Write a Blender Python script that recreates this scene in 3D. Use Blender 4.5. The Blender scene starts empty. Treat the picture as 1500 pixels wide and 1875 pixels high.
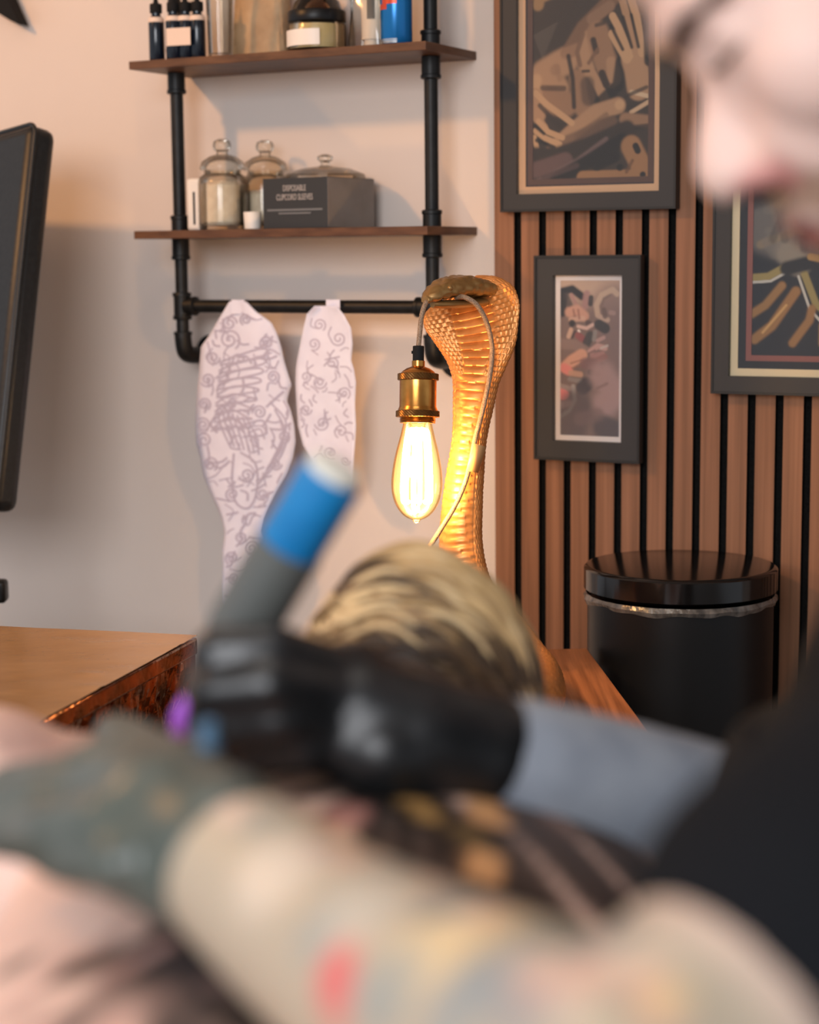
import bpy, bmesh, math, random
import numpy as np
from mathutils import Vector, Matrix, noise

random.seed(7); np.random.seed(7)
SC = bpy.context.scene
COL = SC.collection
PI = math.pi

# ------------------------------------------------------------------ camera
F_PX, PITCH, ROLL, YAW = 3364.3, math.radians(7.97), math.radians(-0.559), math.radians(27.687)
CAM_H = 1.25
cp, sp = math.cos(PITCH), math.sin(PITCH)
cr, sr = math.cos(ROLL), math.sin(ROLL)
_M = np.array([[cr, -sr, 0], [sr, cr, 0], [0, 0, 1]]) @ np.array([[1, 0, 0], [0, -sp, -cp], [0, cp, -sp]])
RIGHT, DOWN, FWD = _M[0], _M[1], _M[2]
CAM = np.array([0, 0, CAM_H])
cam_data = bpy.data.cameras.new('camera')
cam = bpy.data.objects.new('camera', cam_data)
COL.objects.link(cam)
cam.matrix_world = Matrix(((RIGHT[0], -DOWN[0], -FWD[0], 0), (RIGHT[1], -DOWN[1], -FWD[1], 0),
                           (RIGHT[2], -DOWN[2], -FWD[2], CAM_H), (0, 0, 0, 1)))
cam_data.sensor_fit = 'VERTICAL'
cam_data.sensor_height = 36.0
cam_data.lens = 36.0 * F_PX / 1875
cam_data.clip_start = 0.02
cam_data.dof.use_dof = True
cam_data.dof.focus_distance = 2.26
cam_data.dof.aperture_fstop = 3.5
SC.camera = cam
SC.view_settings.view_transform = 'Standard'
SC.view_settings.look = 'None'
SC.view_settings.gamma = 1.0
SC.view_settings.use_curve_mapping = False
SC.view_settings.exposure = 0.0

# ------------------------------------------------------------------ light
world = bpy.data.worlds.new('daylight')
SC.world = world
world.use_nodes = True
bg = world.node_tree.nodes['Background']
bg.inputs[0].default_value = (0.90, 0.93, 1.0, 1)
bg.inputs[1].default_value = 0.6


def lamp(name, kind, loc, energy, color, target=None, size=0.3, size_y=None, spot=None):
    d = bpy.data.lights.new(name, kind)
    d.energy = energy
    d.color = color
    if kind == 'AREA':
        d.size = size
        if size_y:
            d.shape = 'RECTANGLE'; d.size_y = size_y
    else:
        d.shadow_soft_size = size
    if spot:
        d.spot_size = spot; d.spot_blend = 0.6
    o = bpy.data.objects.new(name, d)
    COL.objects.link(o)
    o.location = loc
    if target is not None:
        o.rotation_euler = (Vector(target) - Vector(loc)).to_track_quat('-Z', 'Y').to_euler()
    return o


lamp('ceiling_spot_light', 'AREA', (-2.0, 1.75, 2.45), 24, (1.0, 0.48, 0.16), (-0.5, 2.9, 1.5), 0.14)
window_light = lamp('window_daylight', 'AREA', (-0.9, -1.2, 1.95), 19.5, (0.95, 0.96, 1.0), (-0.05, 2.4, 0.75), 1.6, 1.1)
window_light.data.spread = math.radians(95)
lamp('ceiling_panel_light', 'AREA', (-0.3, 0.9, 2.55), 6, (1.0, 0.90, 0.80), (-0.3, 0.9, 0.0), 0.9, 0.5)


# ------------------------------------------------------------------ helpers
def A(*v):
    return np.array(v, float)


def lin(c):
    """sRGB 0-255 -> linear rgba"""
    o = []
    for x in c[:3]:
        x = x / 255.0
        o.append(x / 12.92 if x <= 0.04045 else ((x + 0.055) / 1.055) ** 2.4)
    return (o[0], o[1], o[2], 1.0)


def ray(x, y):
    return _M.T @ np.array([(x - 750) / F_PX, (y - 937.5) / F_PX, 1.0])


def at(x, y, d):
    """point seen at pixel (x, y), d metres along the optical axis"""
    return CAM + ray(x, y) * d


def onz(x, y, z):
    r = ray(x, y)
    return CAM + r * ((z - CAM_H) / r[2])


WU = A(math.cos(YAW), -math.sin(YAW), 0)         # along the back wall, to the right
WN = A(math.sin(YAW), math.cos(YAW), 0)          # into the back wall
WZ = A(0, 0, 1)
W0 = A(0.16364, 2.7445, 0)                       # on the face of the slats
WALL = 0.021


def wp(s, z, off=WALL):
    p = W0 + WU * s + WN * off
    return A(p[0], p[1], z)


def onw(x, y, off=WALL):
    r = ray(x, y)
    t = (off - WN @ (CAM - W0)) / (WN @ r)
    return CAM + r * t


def sz(x, y, off=WALL):
    p = onw(x, y, off)
    return (p - W0) @ WU, p[2]


OFFS = {}


def tag(o, label, cat=None, group=None, kind=None):
    if label: o['label'] = label
    if cat: o['category'] = cat
    if group: o['group'] = group
    if kind: o['kind'] = kind
    return o


def thing(name, label, cat, loc, group=None):
    o = bpy.data.objects.new(name, None)
    COL.objects.link(o)
    o.empty_display_size = 0.05
    o.location = [float(v) for v in loc]
    OFFS[o.name] = A(*loc)
    return tag(o, label, cat, group)


class MB:
    def __init__(self):
        self.v = []; self.f = []; self.c = None

    def add(self, vs, fs):
        b = len(self.v)
        self.v.extend([tuple(map(float, p)) for p in vs])
        self.f.extend([tuple(b + i for i in f) for f in fs])
        return self

    def box(self, c, size, ax=None):
        c = np.array(c, float)
        ax = ax if ax is not None else (A(1, 0, 0), A(0, 1, 0), A(0, 0, 1))
        vs = []
        for k in (-.5, .5):
            for j in (-.5, .5):
                for i in (-.5, .5):
                    vs.append(c + ax[0] * size[0] * i + ax[1] * size[1] * j + ax[2] * size[2] * k)
        fs = [(0, 2, 3, 1), (4, 5, 7, 6), (0, 1, 5, 4), (2, 6, 7, 3), (0, 4, 6, 2), (1, 3, 7, 5)]
        return self.add(vs, fs)

    def wbox(self, s0, s1, z0, z1, o0, o1):
        """box in wall coordinates"""
        c = wp((s0 + s1) / 2, (z0 + z1) / 2, (o0 + o1) / 2)
        return self.box(c, (s1 - s0, o1 - o0, z1 - z0), (WU, WN, WZ))

    def loft(self, rings, cap=True, closed=True):
        n = len(rings[0]); vs = []; fs = []
        for r in rings: vs.extend(r)
        for i in range(len(rings) - 1):
            for j in range(n if closed else n - 1):
                k = (j + 1) % n
                fs.append((i * n + j, i * n + k, (i + 1) * n + k, (i + 1) * n + j))
        if cap:
            fs.append(tuple(reversed(range(n))))
            fs.append(tuple((len(rings) - 1) * n + j for j in range(n)))
        return self.add(vs, fs)

    def tube(self, pts, r, seg=16, cap=True):
        pts = [np.array(p, float) for p in pts]
        rs = r if hasattr(r, '__len__') else [r] * len(pts)
        T = []
        for i in range(len(pts)):
            a = pts[max(i - 1, 0)]; b = pts[min(i + 1, len(pts) - 1)]
            t = b - a; T.append(t / (np.linalg.norm(t) + 1e-12))
        ref = A(0, 0, 1) if abs(T[0][2]) < .9 else A(1, 0, 0)
        x = np.cross(T[0], ref); x /= np.linalg.norm(x)
        rings = []
        for p, t, rr in zip(pts, T, rs):
            x = x - t * (x @ t); x /= np.linalg.norm(x)
            y = np.cross(t, x)
            rings.append([p + rr * (math.cos(2 * PI * k / seg) * x + math.sin(2 * PI * k / seg) * y) for k in range(seg)])
        return self.loft(rings, cap)

    def lathe(self, prof, c, axis=(0, 0, 1), seg=40, fn=None, cap=True):
        """prof: list of (radius, height)"""
        c = np.array(c, float); ax = np.array(axis, float); ax /= np.linalg.norm(ax)
        ref = A(0, 0, 1) if abs(ax[2]) < .9 else A(1, 0, 0)
        x = np.cross(ref, ax); x /= np.linalg.norm(x); y = np.cross(ax, x)
        rings = []
        for i, (r, h) in enumerate(prof):
            rings.append([c + ax * h + (max(r, 1e-5) + (fn(i, k) if fn else 0)) * (math.cos(2 * PI * k / seg) * x + math.sin(2 * PI * k / seg) * y) for k in range(seg)])
        return self.loft(rings, cap)

    def ell(self, c, r, ax=None, seg=24, rows=14):
        c = np.array(c, float)
        ax = ax if ax is not None else (A(1, 0, 0), A(0, 1, 0), A(0, 0, 1))
        rings = []
        for i in range(1, rows):
            th = PI * i / rows
            rings.append([c + ax[2] * r[2] * -math.cos(th) + math.sin(th) * (ax[0] * r[0] * math.cos(2 * PI * k / seg) + ax[1] * r[1] * math.sin(2 * PI * k / seg)) for k in range(seg)])
        return self.loft(rings)

    def chain(self, pts, rs, seg=18):
        """rounded tapering limb through the joints"""
        pts = [np.array(p, float) for p in pts]
        for p, r in zip(pts, rs):
            self.ell(p, (r, r, r), None, seg, 10)
        for i in range(len(pts) - 1):
            self.tube([pts[i], pts[i + 1]], [rs[i], rs[i + 1]], seg)
        return self

    def eloft(self, pts, side, w, t, seg=36):
        """elliptic rings through pts; side = vector of half width w, t = half thickness"""
        pts = [np.array(p, float) for p in pts]
        rings = []
        for i, p in enumerate(pts):
            a = pts[max(i - 1, 0)]; b = pts[min(i + 1, len(pts) - 1)]
            tt = b - a; tt /= np.linalg.norm(tt)
            s = np.array(side, float); s = s - tt * (s @ tt); s /= np.linalg.norm(s)
            q = np.cross(tt, s)
            rings.append([p + w[i] * math.cos(2 * PI * k / seg) * s + t[i] * math.sin(2 * PI * k / seg) * q for k in range(seg)])
        return self.loft(rings)

    def mesh(self, name, off=(0, 0, 0)):
        me = bpy.data.meshes.new(name)
        o = np.array(off, float)
        me.from_pydata([tuple(np.array(p) - o) for p in self.v], [], self.f)
        me.update()
        return me

    def build(self, name, m, parent=None, loc=None, smooth=True, angle=40, bevel=0, fix=True):
        off = OFFS[parent.name] if parent is not None else (A(*loc) if loc is not None else A(0, 0, 0))
        me = self.mesh(name, off)
        if fix:
            bm = bmesh.new(); bm.from_mesh(me)
            bmesh.ops.recalc_face_normals(bm, faces=bm.faces)
            bm.to_mesh(me); bm.free()
        if smooth:
            me.polygons.foreach_set('use_smooth', [True] * len(me.polygons))
            me.set_sharp_from_angle(angle=math.radians(angle))
        return link(name, me, m, parent, off, bevel)


def link(name, me, m, parent, off, bevel=0):
    o = bpy.data.objects.new(name, me)
    COL.objects.link(o)
    for mm in (m if isinstance(m, (list, tuple)) else [m]):
        me.materials.append(mm)
    OFFS[o.name] = np.array(off, float)
    if parent is not None:
        o.parent = parent
    else:
        o.location = [float(x) for x in off]
    if bevel:
        b = o.modifiers.new('bevel', 'BEVEL'); b.width = bevel; b.segments = 3; b.limit_method = 'ANGLE'
    return o


def copy_tree(o, loc, parent=None):
    c = o.copy(); COL.objects.link(c)
    if parent is not None: c.parent = parent
    if loc is not None: c.location = [float(v) for v in loc]
    for ch in list(o.children): copy_tree(ch, None, c)
    return c


def spline(pts, n=10):
    """Catmull-Rom through points of any dimension"""
    P = [np.array(p, float) for p in pts]
    P = [2 * P[0] - P[1]] + P + [2 * P[-1] - P[-2]]
    out = []
    for i in range(1, len(P) - 2):
        for k in range(n):
            t = k / n
            out.append(0.5 * (2 * P[i] + (P[i + 1] - P[i - 1]) * t + (2 * P[i - 1] - 5 * P[i] + 4 * P[i + 1] - P[i + 2]) * t * t + (3 * P[i] - P[i - 1] - 3 * P[i + 1] + P[i + 2]) * t ** 3))
    out.append(P[-2])
    return out


def fuse(mb, voxel=0.006, smooth=4):
    """one continuous surface out of overlapping pieces"""
    me = mb.mesh('fuse')
    bm = bmesh.new(); bm.from_mesh(me)
    bmesh.ops.recalc_face_normals(bm, faces=bm.faces)
    bm.to_mesh(me); bm.free()
    o = bpy.data.objects.new('fuse', me); COL.objects.link(o)
    r = o.modifiers.new('r', 'REMESH'); r.mode = 'VOXEL'; r.voxel_size = voxel
    s = o.modifiers.new('s', 'SMOOTH'); s.factor = 0.5; s.iterations = smooth
    dg = bpy.context.evaluated_depsgraph_get()
    res = bpy.data.meshes.new_from_object(o.evaluated_get(dg))
    bpy.data.objects.remove(o)
    res.polygons.foreach_set('use_smooth', [True] * len(res.polygons))
    return res


def coords(me):
    a = np.empty(len(me.vertices) * 3); me.vertices.foreach_get('co', a)
    return a.reshape(-1, 3)


def set_coords(me, a):
    me.vertices.foreach_set('co', a.ravel()); me.update()


def seg_dist(P, pts):
    d = np.full(len(P), 1e9)
    pts = [np.array(p, float) for p in pts]
    if len(pts) == 1:
        return np.linalg.norm(P - pts[0], axis=1)
    for a, b in zip(pts[:-1], pts[1:]):
        ab = b - a
        t = np.clip(((P - a) @ ab) / (ab @ ab + 1e-12), 0, 1)
        d = np.minimum(d, np.linalg.norm(P - a - t[:, None] * ab, axis=1))
    return d


def paint(P, base, strokes):
    """strokes: (polyline, radius, colour 0-255, soft edge, opacity)"""
    C = np.tile(np.array(lin(base))[:3], (len(P), 1))
    for pts, r, col, soft, op in strokes:
        d = seg_dist(P, pts)
        w = np.clip((r + soft - d) / (soft + 1e-9), 0, 1)
        w = (w * w * (3 - 2 * w) * op)[:, None]
        C = C * (1 - w) + np.array(lin(col))[:3] * w
    return C


def set_colors(me, C):
    a = me.color_attributes.new('Col', 'FLOAT_COLOR', 'POINT')
    a.data.foreach_set('color', np.concatenate([C, np.ones((len(C), 1))], 1).astype(np.float32).ravel())


# ------------------------------------------------------------------ materials
def mat(name, color, rough=0.5, metal=0.0, spec=0.5, attr=False, coat=0.0, sheen=0.0, sss=0.0):
    m = bpy.data.materials.new(name); m.use_nodes = True
    b = m.node_tree.nodes['Principled BSDF']
    b.inputs['Base Color'].default_value = lin(color)
    b.inputs['Roughness'].default_value = rough
    b.inputs['Metallic'].default_value = metal
    b.inputs['Specular IOR Level'].default_value = spec
    b.inputs['Coat Weight'].default_value = coat
    b.inputs['Sheen Weight'].default_value = sheen
    if sss:
        b.inputs['Subsurface Weight'].default_value = sss
        b.inputs['Subsurface Radius'].default_value = (0.012, 0.005, 0.003)
        b.inputs['Subsurface Scale'].default_value = 1.0
    if attr:
        n = m.node_tree.nodes.new('ShaderNodeAttribute'); n.attribute_name = 'Col'
        m.node_tree.links.new(n.outputs['Color'], b.inputs['Base Color'])
    return m


def noisy(m, c1, c2, scale=(10, 10, 10), detail=4, bump=0.0, dist=0.002, lo=.35, hi=.65, tex='ShaderNodeTexNoise', rough=None, colour=True):
    """noise between two colours (and bump) in object coordinates"""
    nt = m.node_tree; b = nt.nodes['Principled BSDF']
    tc = nt.nodes.new('ShaderNodeTexCoord'); mp = nt.nodes.new('ShaderNodeMapping')
    mp.inputs['Scale'].default_value = scale
    no = nt.nodes.new(tex)
    no.inputs['Scale'].default_value = 1.0
    if tex == 'ShaderNodeTexNoise': no.inputs['Detail'].default_value = detail
    nt.links.new(tc.outputs['Object'], mp.inputs['Vector']); nt.links.new(mp.outputs['Vector'], no.inputs['Vector'])
    out = no.outputs['Fac'] if tex == 'ShaderNodeTexNoise' else no.outputs['Distance']
    if colour:
        rp = nt.nodes.new('ShaderNodeValToRGB')
        rp.color_ramp.elements[0].color = lin(c1); rp.color_ramp.elements[1].color = lin(c2)
        rp.color_ramp.elements[0].position = lo; rp.color_ramp.elements[1].position = hi
        nt.links.new(out, rp.inputs['Fac']); nt.links.new(rp.outputs['Color'], b.inputs['Base Color'])
    if rough:
        mr = nt.nodes.new('ShaderNodeMapRange'); mr.inputs['To Min'].default_value = rough[0]; mr.inputs['To Max'].default_value = rough[1]
        nt.links.new(out, mr.inputs['Value']); nt.links.new(mr.outputs['Result'], b.inputs['Roughness'])
    if bump:
        bp = nt.nodes.new('ShaderNodeBump'); bp.inputs['Strength'].default_value = bump; bp.inputs['Distance'].default_value = dist
        nt.links.new(out, bp.inputs['Height']); nt.links.new(bp.outputs['Normal'], b.inputs['Normal'])
    return m


def thin_glass(name, tint=(255, 255, 255), gloss=1.0, rough=0.02, ior=1.45):
    m = bpy.data.materials.new(name); m.use_nodes = True
    nt = m.node_tree; nt.nodes.clear()
    o = nt.nodes.new('ShaderNodeOutputMaterial'); mx = nt.nodes.new('ShaderNodeMixShader')
    t = nt.nodes.new('ShaderNodeBsdfTransparent'); t.inputs[0].default_value = lin(tint)
    g = nt.nodes.new('ShaderNodeBsdfGlossy'); g.inputs['Roughness'].default_value = rough
    fr = nt.nodes.new('ShaderNodeFresnel'); fr.inputs['IOR'].default_value = ior
    ml = nt.nodes.new('ShaderNodeMath'); ml.operation = 'MULTIPLY'; ml.inputs[1].default_value = gloss
    nt.links.new(fr.outputs[0], ml.inputs[0]); nt.links.new(ml.outputs[0], mx.inputs[0])
    nt.links.new(t.outputs[0], mx.inputs[1]); nt.links.new(g.outputs[0], mx.inputs[2])
    nt.links.new(mx.outputs[0], o.inputs[0])
    return m


def emitter(name, color, strength):
    m = bpy.data.materials.new(name); m.use_nodes = True
    nt = m.node_tree; nt.nodes.clear()
    o = nt.nodes.new('ShaderNodeOutputMaterial'); e = nt.nodes.new('ShaderNodeEmission')
    e.inputs[0].default_value = (*color, 1); e.inputs[1].default_value = strength
    nt.links.new(e.outputs[0], o.inputs[0])
    return m


M = {}
M['wall'] = noisy(mat('wall_paint', (222, 208, 198), 0.75, spec=.25), (220, 206, 196), (224, 210, 200), (3, 3, 3), bump=.04)
M['ceiling'] = mat('ceiling_paint', (225, 220, 214), 0.9)
M['floor'] = noisy(mat('floor_boards', (120, 105, 90), 0.5), (110, 95, 80), (140, 120, 100), (1.5, 12, 1))
M['felt'] = noisy(mat('black_felt', (22, 21, 20), 0.95, spec=.1), (18, 17, 16), (28, 27, 26), (400, 400, 400), bump=.2)
M['slat'] = noisy(mat('oak_slat', (150, 100, 70), 0.55, spec=.3), (124, 86, 62), (152, 106, 78), (95, 95, 2.2), detail=6, bump=.05)
M['walnut'] = noisy(mat('dark_walnut', (92, 62, 42), 0.45, spec=.35), (78, 50, 34), (104, 70, 48), (20, 20, 90), detail=5)
M['oak'] = noisy(mat('oak_top', (150, 95, 60), 0.42, spec=.4), (128, 78, 46), (172, 112, 72), (110, 5, 60), detail=6, bump=.05)
M['pipe'] = noisy(mat('black_pipe', (26, 26, 26), 0.45, metal=.3, spec=.4), (22, 22, 22), (30, 30, 30), (60, 60, 60), bump=.08, dist=.0006)
M['black'] = mat('black_satin', (15, 15, 16), 0.38, spec=.3)
M['black_gloss'] = mat('black_gloss', (14, 14, 15), 0.12)
M['black_matt'] = mat('black_matt', (20, 20, 21), 0.75, spec=.25)
M['frame'] = mat('frame_charcoal', (50, 49, 49), 0.5, spec=.4)
M['frame_edge'] = mat('frame_black', (22, 21, 20), 0.5)
M['gold_mat'] = mat('mat_tan', (214, 168, 126), 0.7)
M['cream_mat'] = mat('mat_cream', (226, 205, 165), 0.7)
M['white_mat'] = mat('mat_white', (236, 222, 214), 0.7)
M['brown_mat'] = mat('mat_brown', (92, 64, 50), 0.7)
M['rust_mat'] = mat('mat_rust', (140, 84, 74), 0.7)
M['dark_mat'] = mat('mat_dark', (30, 30, 34), 0.7)
M['art'] = mat('printed_paper', (128, 128, 128), 0.6, attr=True, spec=.3)
M['pane'] = thin_glass('picture_glass', gloss=.8, rough=.05)
M['glass'] = thin_glass('clear_glass', (247, 244, 238), .75, .05, 1.4)
M['amber'] = thin_glass('amber_bulb_glass', (255, 238, 200), .45, .03)
M['plastic_bag'] = thin_glass('clear_bag', (245, 240, 232), 1.6, .12)
M['paper'] = noisy(mat('stencil_paper', (230, 228, 242), 0.8, spec=.2), (226, 223, 238), (234, 232, 246), (25, 25, 25))
M['ink'] = mat('stencil_lines', (188, 180, 198), 0.8, spec=.1)
M['white'] = mat('white_plastic', (236, 228, 218), 0.45)
M['cotton'] = noisy(mat('cotton_wool', (238, 228, 214), 0.95), (230, 218, 204), (246, 238, 226), (60, 60, 60), bump=.3, dist=.004)
M['label'] = mat('paper_label', (232, 208, 190), 0.7)
M['cream'] = noisy(mat('cream_balm', (222, 202, 150), 0.5), (214, 194, 140), (228, 208, 160), (40, 40, 40))
M['bluebottle'] = mat('dark_blue_bottle', (18, 26, 38), 0.14)
M['can_blue'] = mat('can_blue', (20, 112, 180), 0.22, metal=.4)
M['can_silver'] = mat('can_silver', (205, 210, 214), 0.25, metal=.8)
M['can_red'] = mat('can_red', (200, 70, 40), 0.3, metal=.3)
M['kraft'] = noisy(mat('kraft_paper', (186, 156, 122), 0.8), (178, 148, 114), (196, 166, 130), (30, 30, 30))
M['carton'] = mat('carton_charcoal', (38, 42, 46), 0.55)
M['carton_side'] = noisy(mat('carton_grey', (128, 118, 110), 0.6), (122, 112, 104), (134, 124, 116), (20, 20, 20))
M['print_grey'] = mat('print_grey', (178, 172, 168), 0.6)
M['print_dim'] = mat('print_dim', (110, 112, 114), 0.6)
M['brass'] = noisy(mat('antique_brass', (194, 134, 66), 0.24, metal=1.0), (184, 124, 58), (204, 146, 76), (60, 60, 60))
M['brass_dark'] = mat('knurled_brass', (128, 92, 52), 0.35, metal=1.0)
M['gold'] = noisy(mat('gold_resin', (200, 132, 70), 0.33, metal=.45), (192, 124, 62), (208, 140, 78), (90, 90, 90))
M['gold_old'] = mat('aged_gold', (150, 114, 66), 0.36, metal=.55)
M['cord'] = noisy(mat('braided_cord', (140, 112, 88), 0.6), (104, 80, 60), (160, 132, 106), (900, 900, 500), tex='ShaderNodeTexVoronoi', lo=.2, hi=.7, bump=.4, dist=.0006)
M['tape'] = mat('frosted_tape', (206, 158, 104), .35)
M['filament'] = emitter('hot_filament', (1.0, 0.74, 0.42), 60.0)
M['leather'] = noisy(mat('black_leather', (24, 26, 27), 0.42, spec=.45), (20, 21, 22), (30, 32, 33), (160, 160, 160), bump=.12, dist=.0008)
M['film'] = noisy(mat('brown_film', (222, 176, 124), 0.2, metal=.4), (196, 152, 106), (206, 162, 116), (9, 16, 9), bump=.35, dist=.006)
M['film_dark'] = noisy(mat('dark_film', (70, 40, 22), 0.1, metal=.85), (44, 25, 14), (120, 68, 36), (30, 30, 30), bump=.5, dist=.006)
M['liner'] = noisy(mat('bin_liner', (70, 68, 66), 0.2, spec=.8), (58, 56, 54), (110, 104, 98), (60, 60, 30), bump=.8, dist=.004)
M['skin'] = noisy(mat('skin', (220, 180, 162), 0.5, attr=True, spec=.35, sss=.12), (0, 0, 0), (0, 0, 0), (300, 300, 300), bump=.06, dist=.0006, colour=False)
M['shirt'] = noisy(mat('black_shirt', (20, 21, 24), 0.9, spec=.12), (17, 18, 21), (23, 24, 27), (500, 500, 500), bump=.15, dist=.0008)
M['sleeve'] = noisy(mat('grey_sleeve', (140, 146, 156), 0.8, spec=.2), (130, 137, 148), (148, 154, 163), (30, 30, 30), bump=.1)
M['glove_black'] = noisy(mat('black_nitrile', (22, 23, 25), 0.36, spec=.5), (20, 21, 22), (27, 28, 30), (70, 70, 70), bump=.25, dist=.002)
M['glove_sheen'] = noisy(mat('black_nitrile_sheen', (74, 81, 75), 0.36, spec=.5), (68, 75, 69), (82, 89, 83), (60, 60, 60), bump=.25, dist=.002)  # black glove; grey-green of reflected light put into its base colour
M['hair'] = mat('streaked_hair', (190, 160, 110), 0.45, attr=True, spec=.4)
M['dark_hair'] = mat('brown_hair', (58, 42, 32), 0.6)
M['trousers'] = mat('black_trousers', (24, 24, 26), 0.85)
M['machine_black'] = mat('machine_wrap', (88, 90, 87), 0.45)
M['machine_blue'] = noisy(mat('blue_wrap', (10, 118, 178), 0.5), (8, 112, 172), (14, 124, 184), (40, 40, 40))
M['clear_white'] = mat('frosted_cap', (226, 224, 212), 0.35)
M['purple'] = mat('purple_cartridge', (168, 92, 214), 0.35)
M['blue_cap'] = mat('blue_cap', (84, 116, 142), 0.35)
M['steel'] = mat('brushed_steel', (150, 150, 150), 0.35, metal=1.0)

# ------------------------------------------------------------------ the room
def struct(name, mb, m):
    return tag(mb.build(name, m), None, kind='structure')


struct('floor', MB().box((0.3, 0.8, -0.02), (6, 7, 0.04)), M['floor'])
struct('wall_back', MB().wbox(-2.2, 2.4, 0, 2.6, WALL, WALL + .1), M['wall'])
struct('ceiling', MB().box((0.3, 0.8, 2.62), (6, 7, 0.04)), M['ceiling'])
panel = tag(bpy.data.objects.new('wall_slat_panel', None), 'vertical oak slat panel on black felt covering the right of the wall', None, kind='structure')
COL.objects.link(panel); OFFS[panel.name] = A(0, 0, 0)
S_END = 1.04
MB().wbox(-.0376, S_END, 0, 2.6, .012, WALL).build('felt_backing', M['felt'], panel)
sl = MB(); core = MB()
k = 0
while .04 * k - .0057 < S_END:
    a_, b_ = (-.0378 if k == 0 else .04 * k - .0341), .04 * k - .0059
    sl.wbox(a_, b_, 0, 2.6, 0, .0007); core.wbox(a_ + .0001, b_ - .0001, 0, 2.6, .0007, .012)
    k += 1
sl.build('oak_veneer', M['slat'], panel)
core.build('slats', M['felt'], panel)

# ------------------------------------------------------------------ pipe shelf
PO = -.066
sL, sR = sz(329, 380, PO)[0], sz(790.5, 300, PO)[0]
shelf = thing('pipe_shelf', 'black pipe wall shelf with two dark wooden boards and a bottom hanging rail', 'shelf', wp(-.33, 1.1, WALL))
PR = .0102
z_el = sz(335, 622, PO)[1]
z_rail = sz(550, 561.5, PO)[1]
Z_UP, Z_LO = 1.5478, 1.2904
for nm, z in (('upper', Z_UP), ('lower', Z_LO)):
    MB().wbox(-.588, -.0757, z - .0122, z, -.145, WALL - .0005).build('board', M['walnut'], shelf, bevel=.0008)
for s in (sL, sR):
    post = MB().tube([wp(s, z_el, PO), wp(s, 1.8, PO)], PR, 20)
    pts = spline([wp(s, z_el + .012, PO), wp(s, z_el, PO), wp(s, z_el - .02, PO + .006), wp(s, z_el - .026, PO + .026), wp(s, z_el - .026, PO + .05)], 6)
    post = post.build('post', M['pipe'], shelf)
    MB().tube(pts, .0136, 20).build('elbow', M['pipe'], shelf)
    MB().tube([wp(s, z_el - .026, PO + .03), wp(s, z_el - .026, WALL)], PR, 20).build('wall_arm', M['pipe'], shelf)
    MB().lathe([(.0135, -.02), (.0145, -.018), (.0145, -.008), (.031, -.006), (.031, 0)], wp(s, z_el - .026, WALL - .0005), WN, 28).build('flange', M['pipe'], shelf)
    for z in (Z_UP, Z_LO):
        MB().lathe([(.0128, 0), (.0138, .001), (.0138, .018), (.0152, .019), (.0152, .0235), (.0128, .025)], wp(s, z, PO), (0, 0, 1), 24).build('collar', M['pipe'], post)
        MB().lathe([(.0128, 0), (.0138, .001), (.0138, .026), (.0152, .027), (.0152, .0315), (.0128, .033)], wp(s, z - .0122, PO), (0, 0, -1), 24).build('collar', M['pipe'], post)
    MB().lathe([(.0145, 0), (.0152, .001), (.0152, .006), (.0136, .007), (.0136, .036), (.0152, .037), (.0152, .042), (.0145, .043)], wp(s, z_rail - .0215, PO), (0, 0, 1), 24).build('tee_fitting', M['pipe'], shelf)
    MB().lathe([(.0148, 0), (.0148, .004), (.0135, .005)], wp(s, z_el + .008, PO), (0, 0, 1), 24).build('elbow_rim', M['pipe'], post)
rail = MB().tube([wp(sL, z_rail, PO), wp(sR, z_rail, PO)], PR, 20).build('hanging_rail', M['pipe'], shelf)
for s, d in ((sL, 1), (sR, -1)):
    MB().lathe([(.0136, .008), (.0136, .02), (.0152, .021), (.0152, .026), (.0125, .028)], wp(s, z_rail, PO), WU * d, 24).build('tee_sleeve', M['pipe'], rail)


# ------------------------------------------------------------------ things on the shelves
def spot(px, py_guess, z, off):
    """foot of a thing on a shelf: wall column under pixel px, standing at height z, off from the wall"""
    r = ray(px, py_guess)
    s = sz(px, py_guess, off)[0]
    return wp(s, z, off)


def bottle_proto():
    p = spot(288, 108, Z_UP, -.125)
    t = thing('dropper_bottle', 'small dark blue dropper bottle standing alone at the left end of the upper shelf', 'bottle', p, 'dropper bottles on the upper shelf')
    MB().lathe([(.0112, 0), (.012, .0015), (.012, .058), (.0105, .064), (.007, .068), (.007, .072)], p, seg=28).build('bottle_body', M['bluebottle'], t)
    MB().lathe([(.0089, .0715), (.0095, .0725), (.0095, .084), (.0085, .0855)], p, seg=28).build('cap', M['black_matt'], t)
    MB().lathe([(.0045, .085), (.003, .094), (.0018, .101), (.0022, .103), (.0012, .109)], p, seg=16).build('nozzle', M['black_matt'], t)
    MB().lathe([(.0122, .0575), (.0124, .058), (.0114, .0635), (.0104, .065)], p, seg=28).build('neck_band', M['label'], t)
    return t


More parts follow.
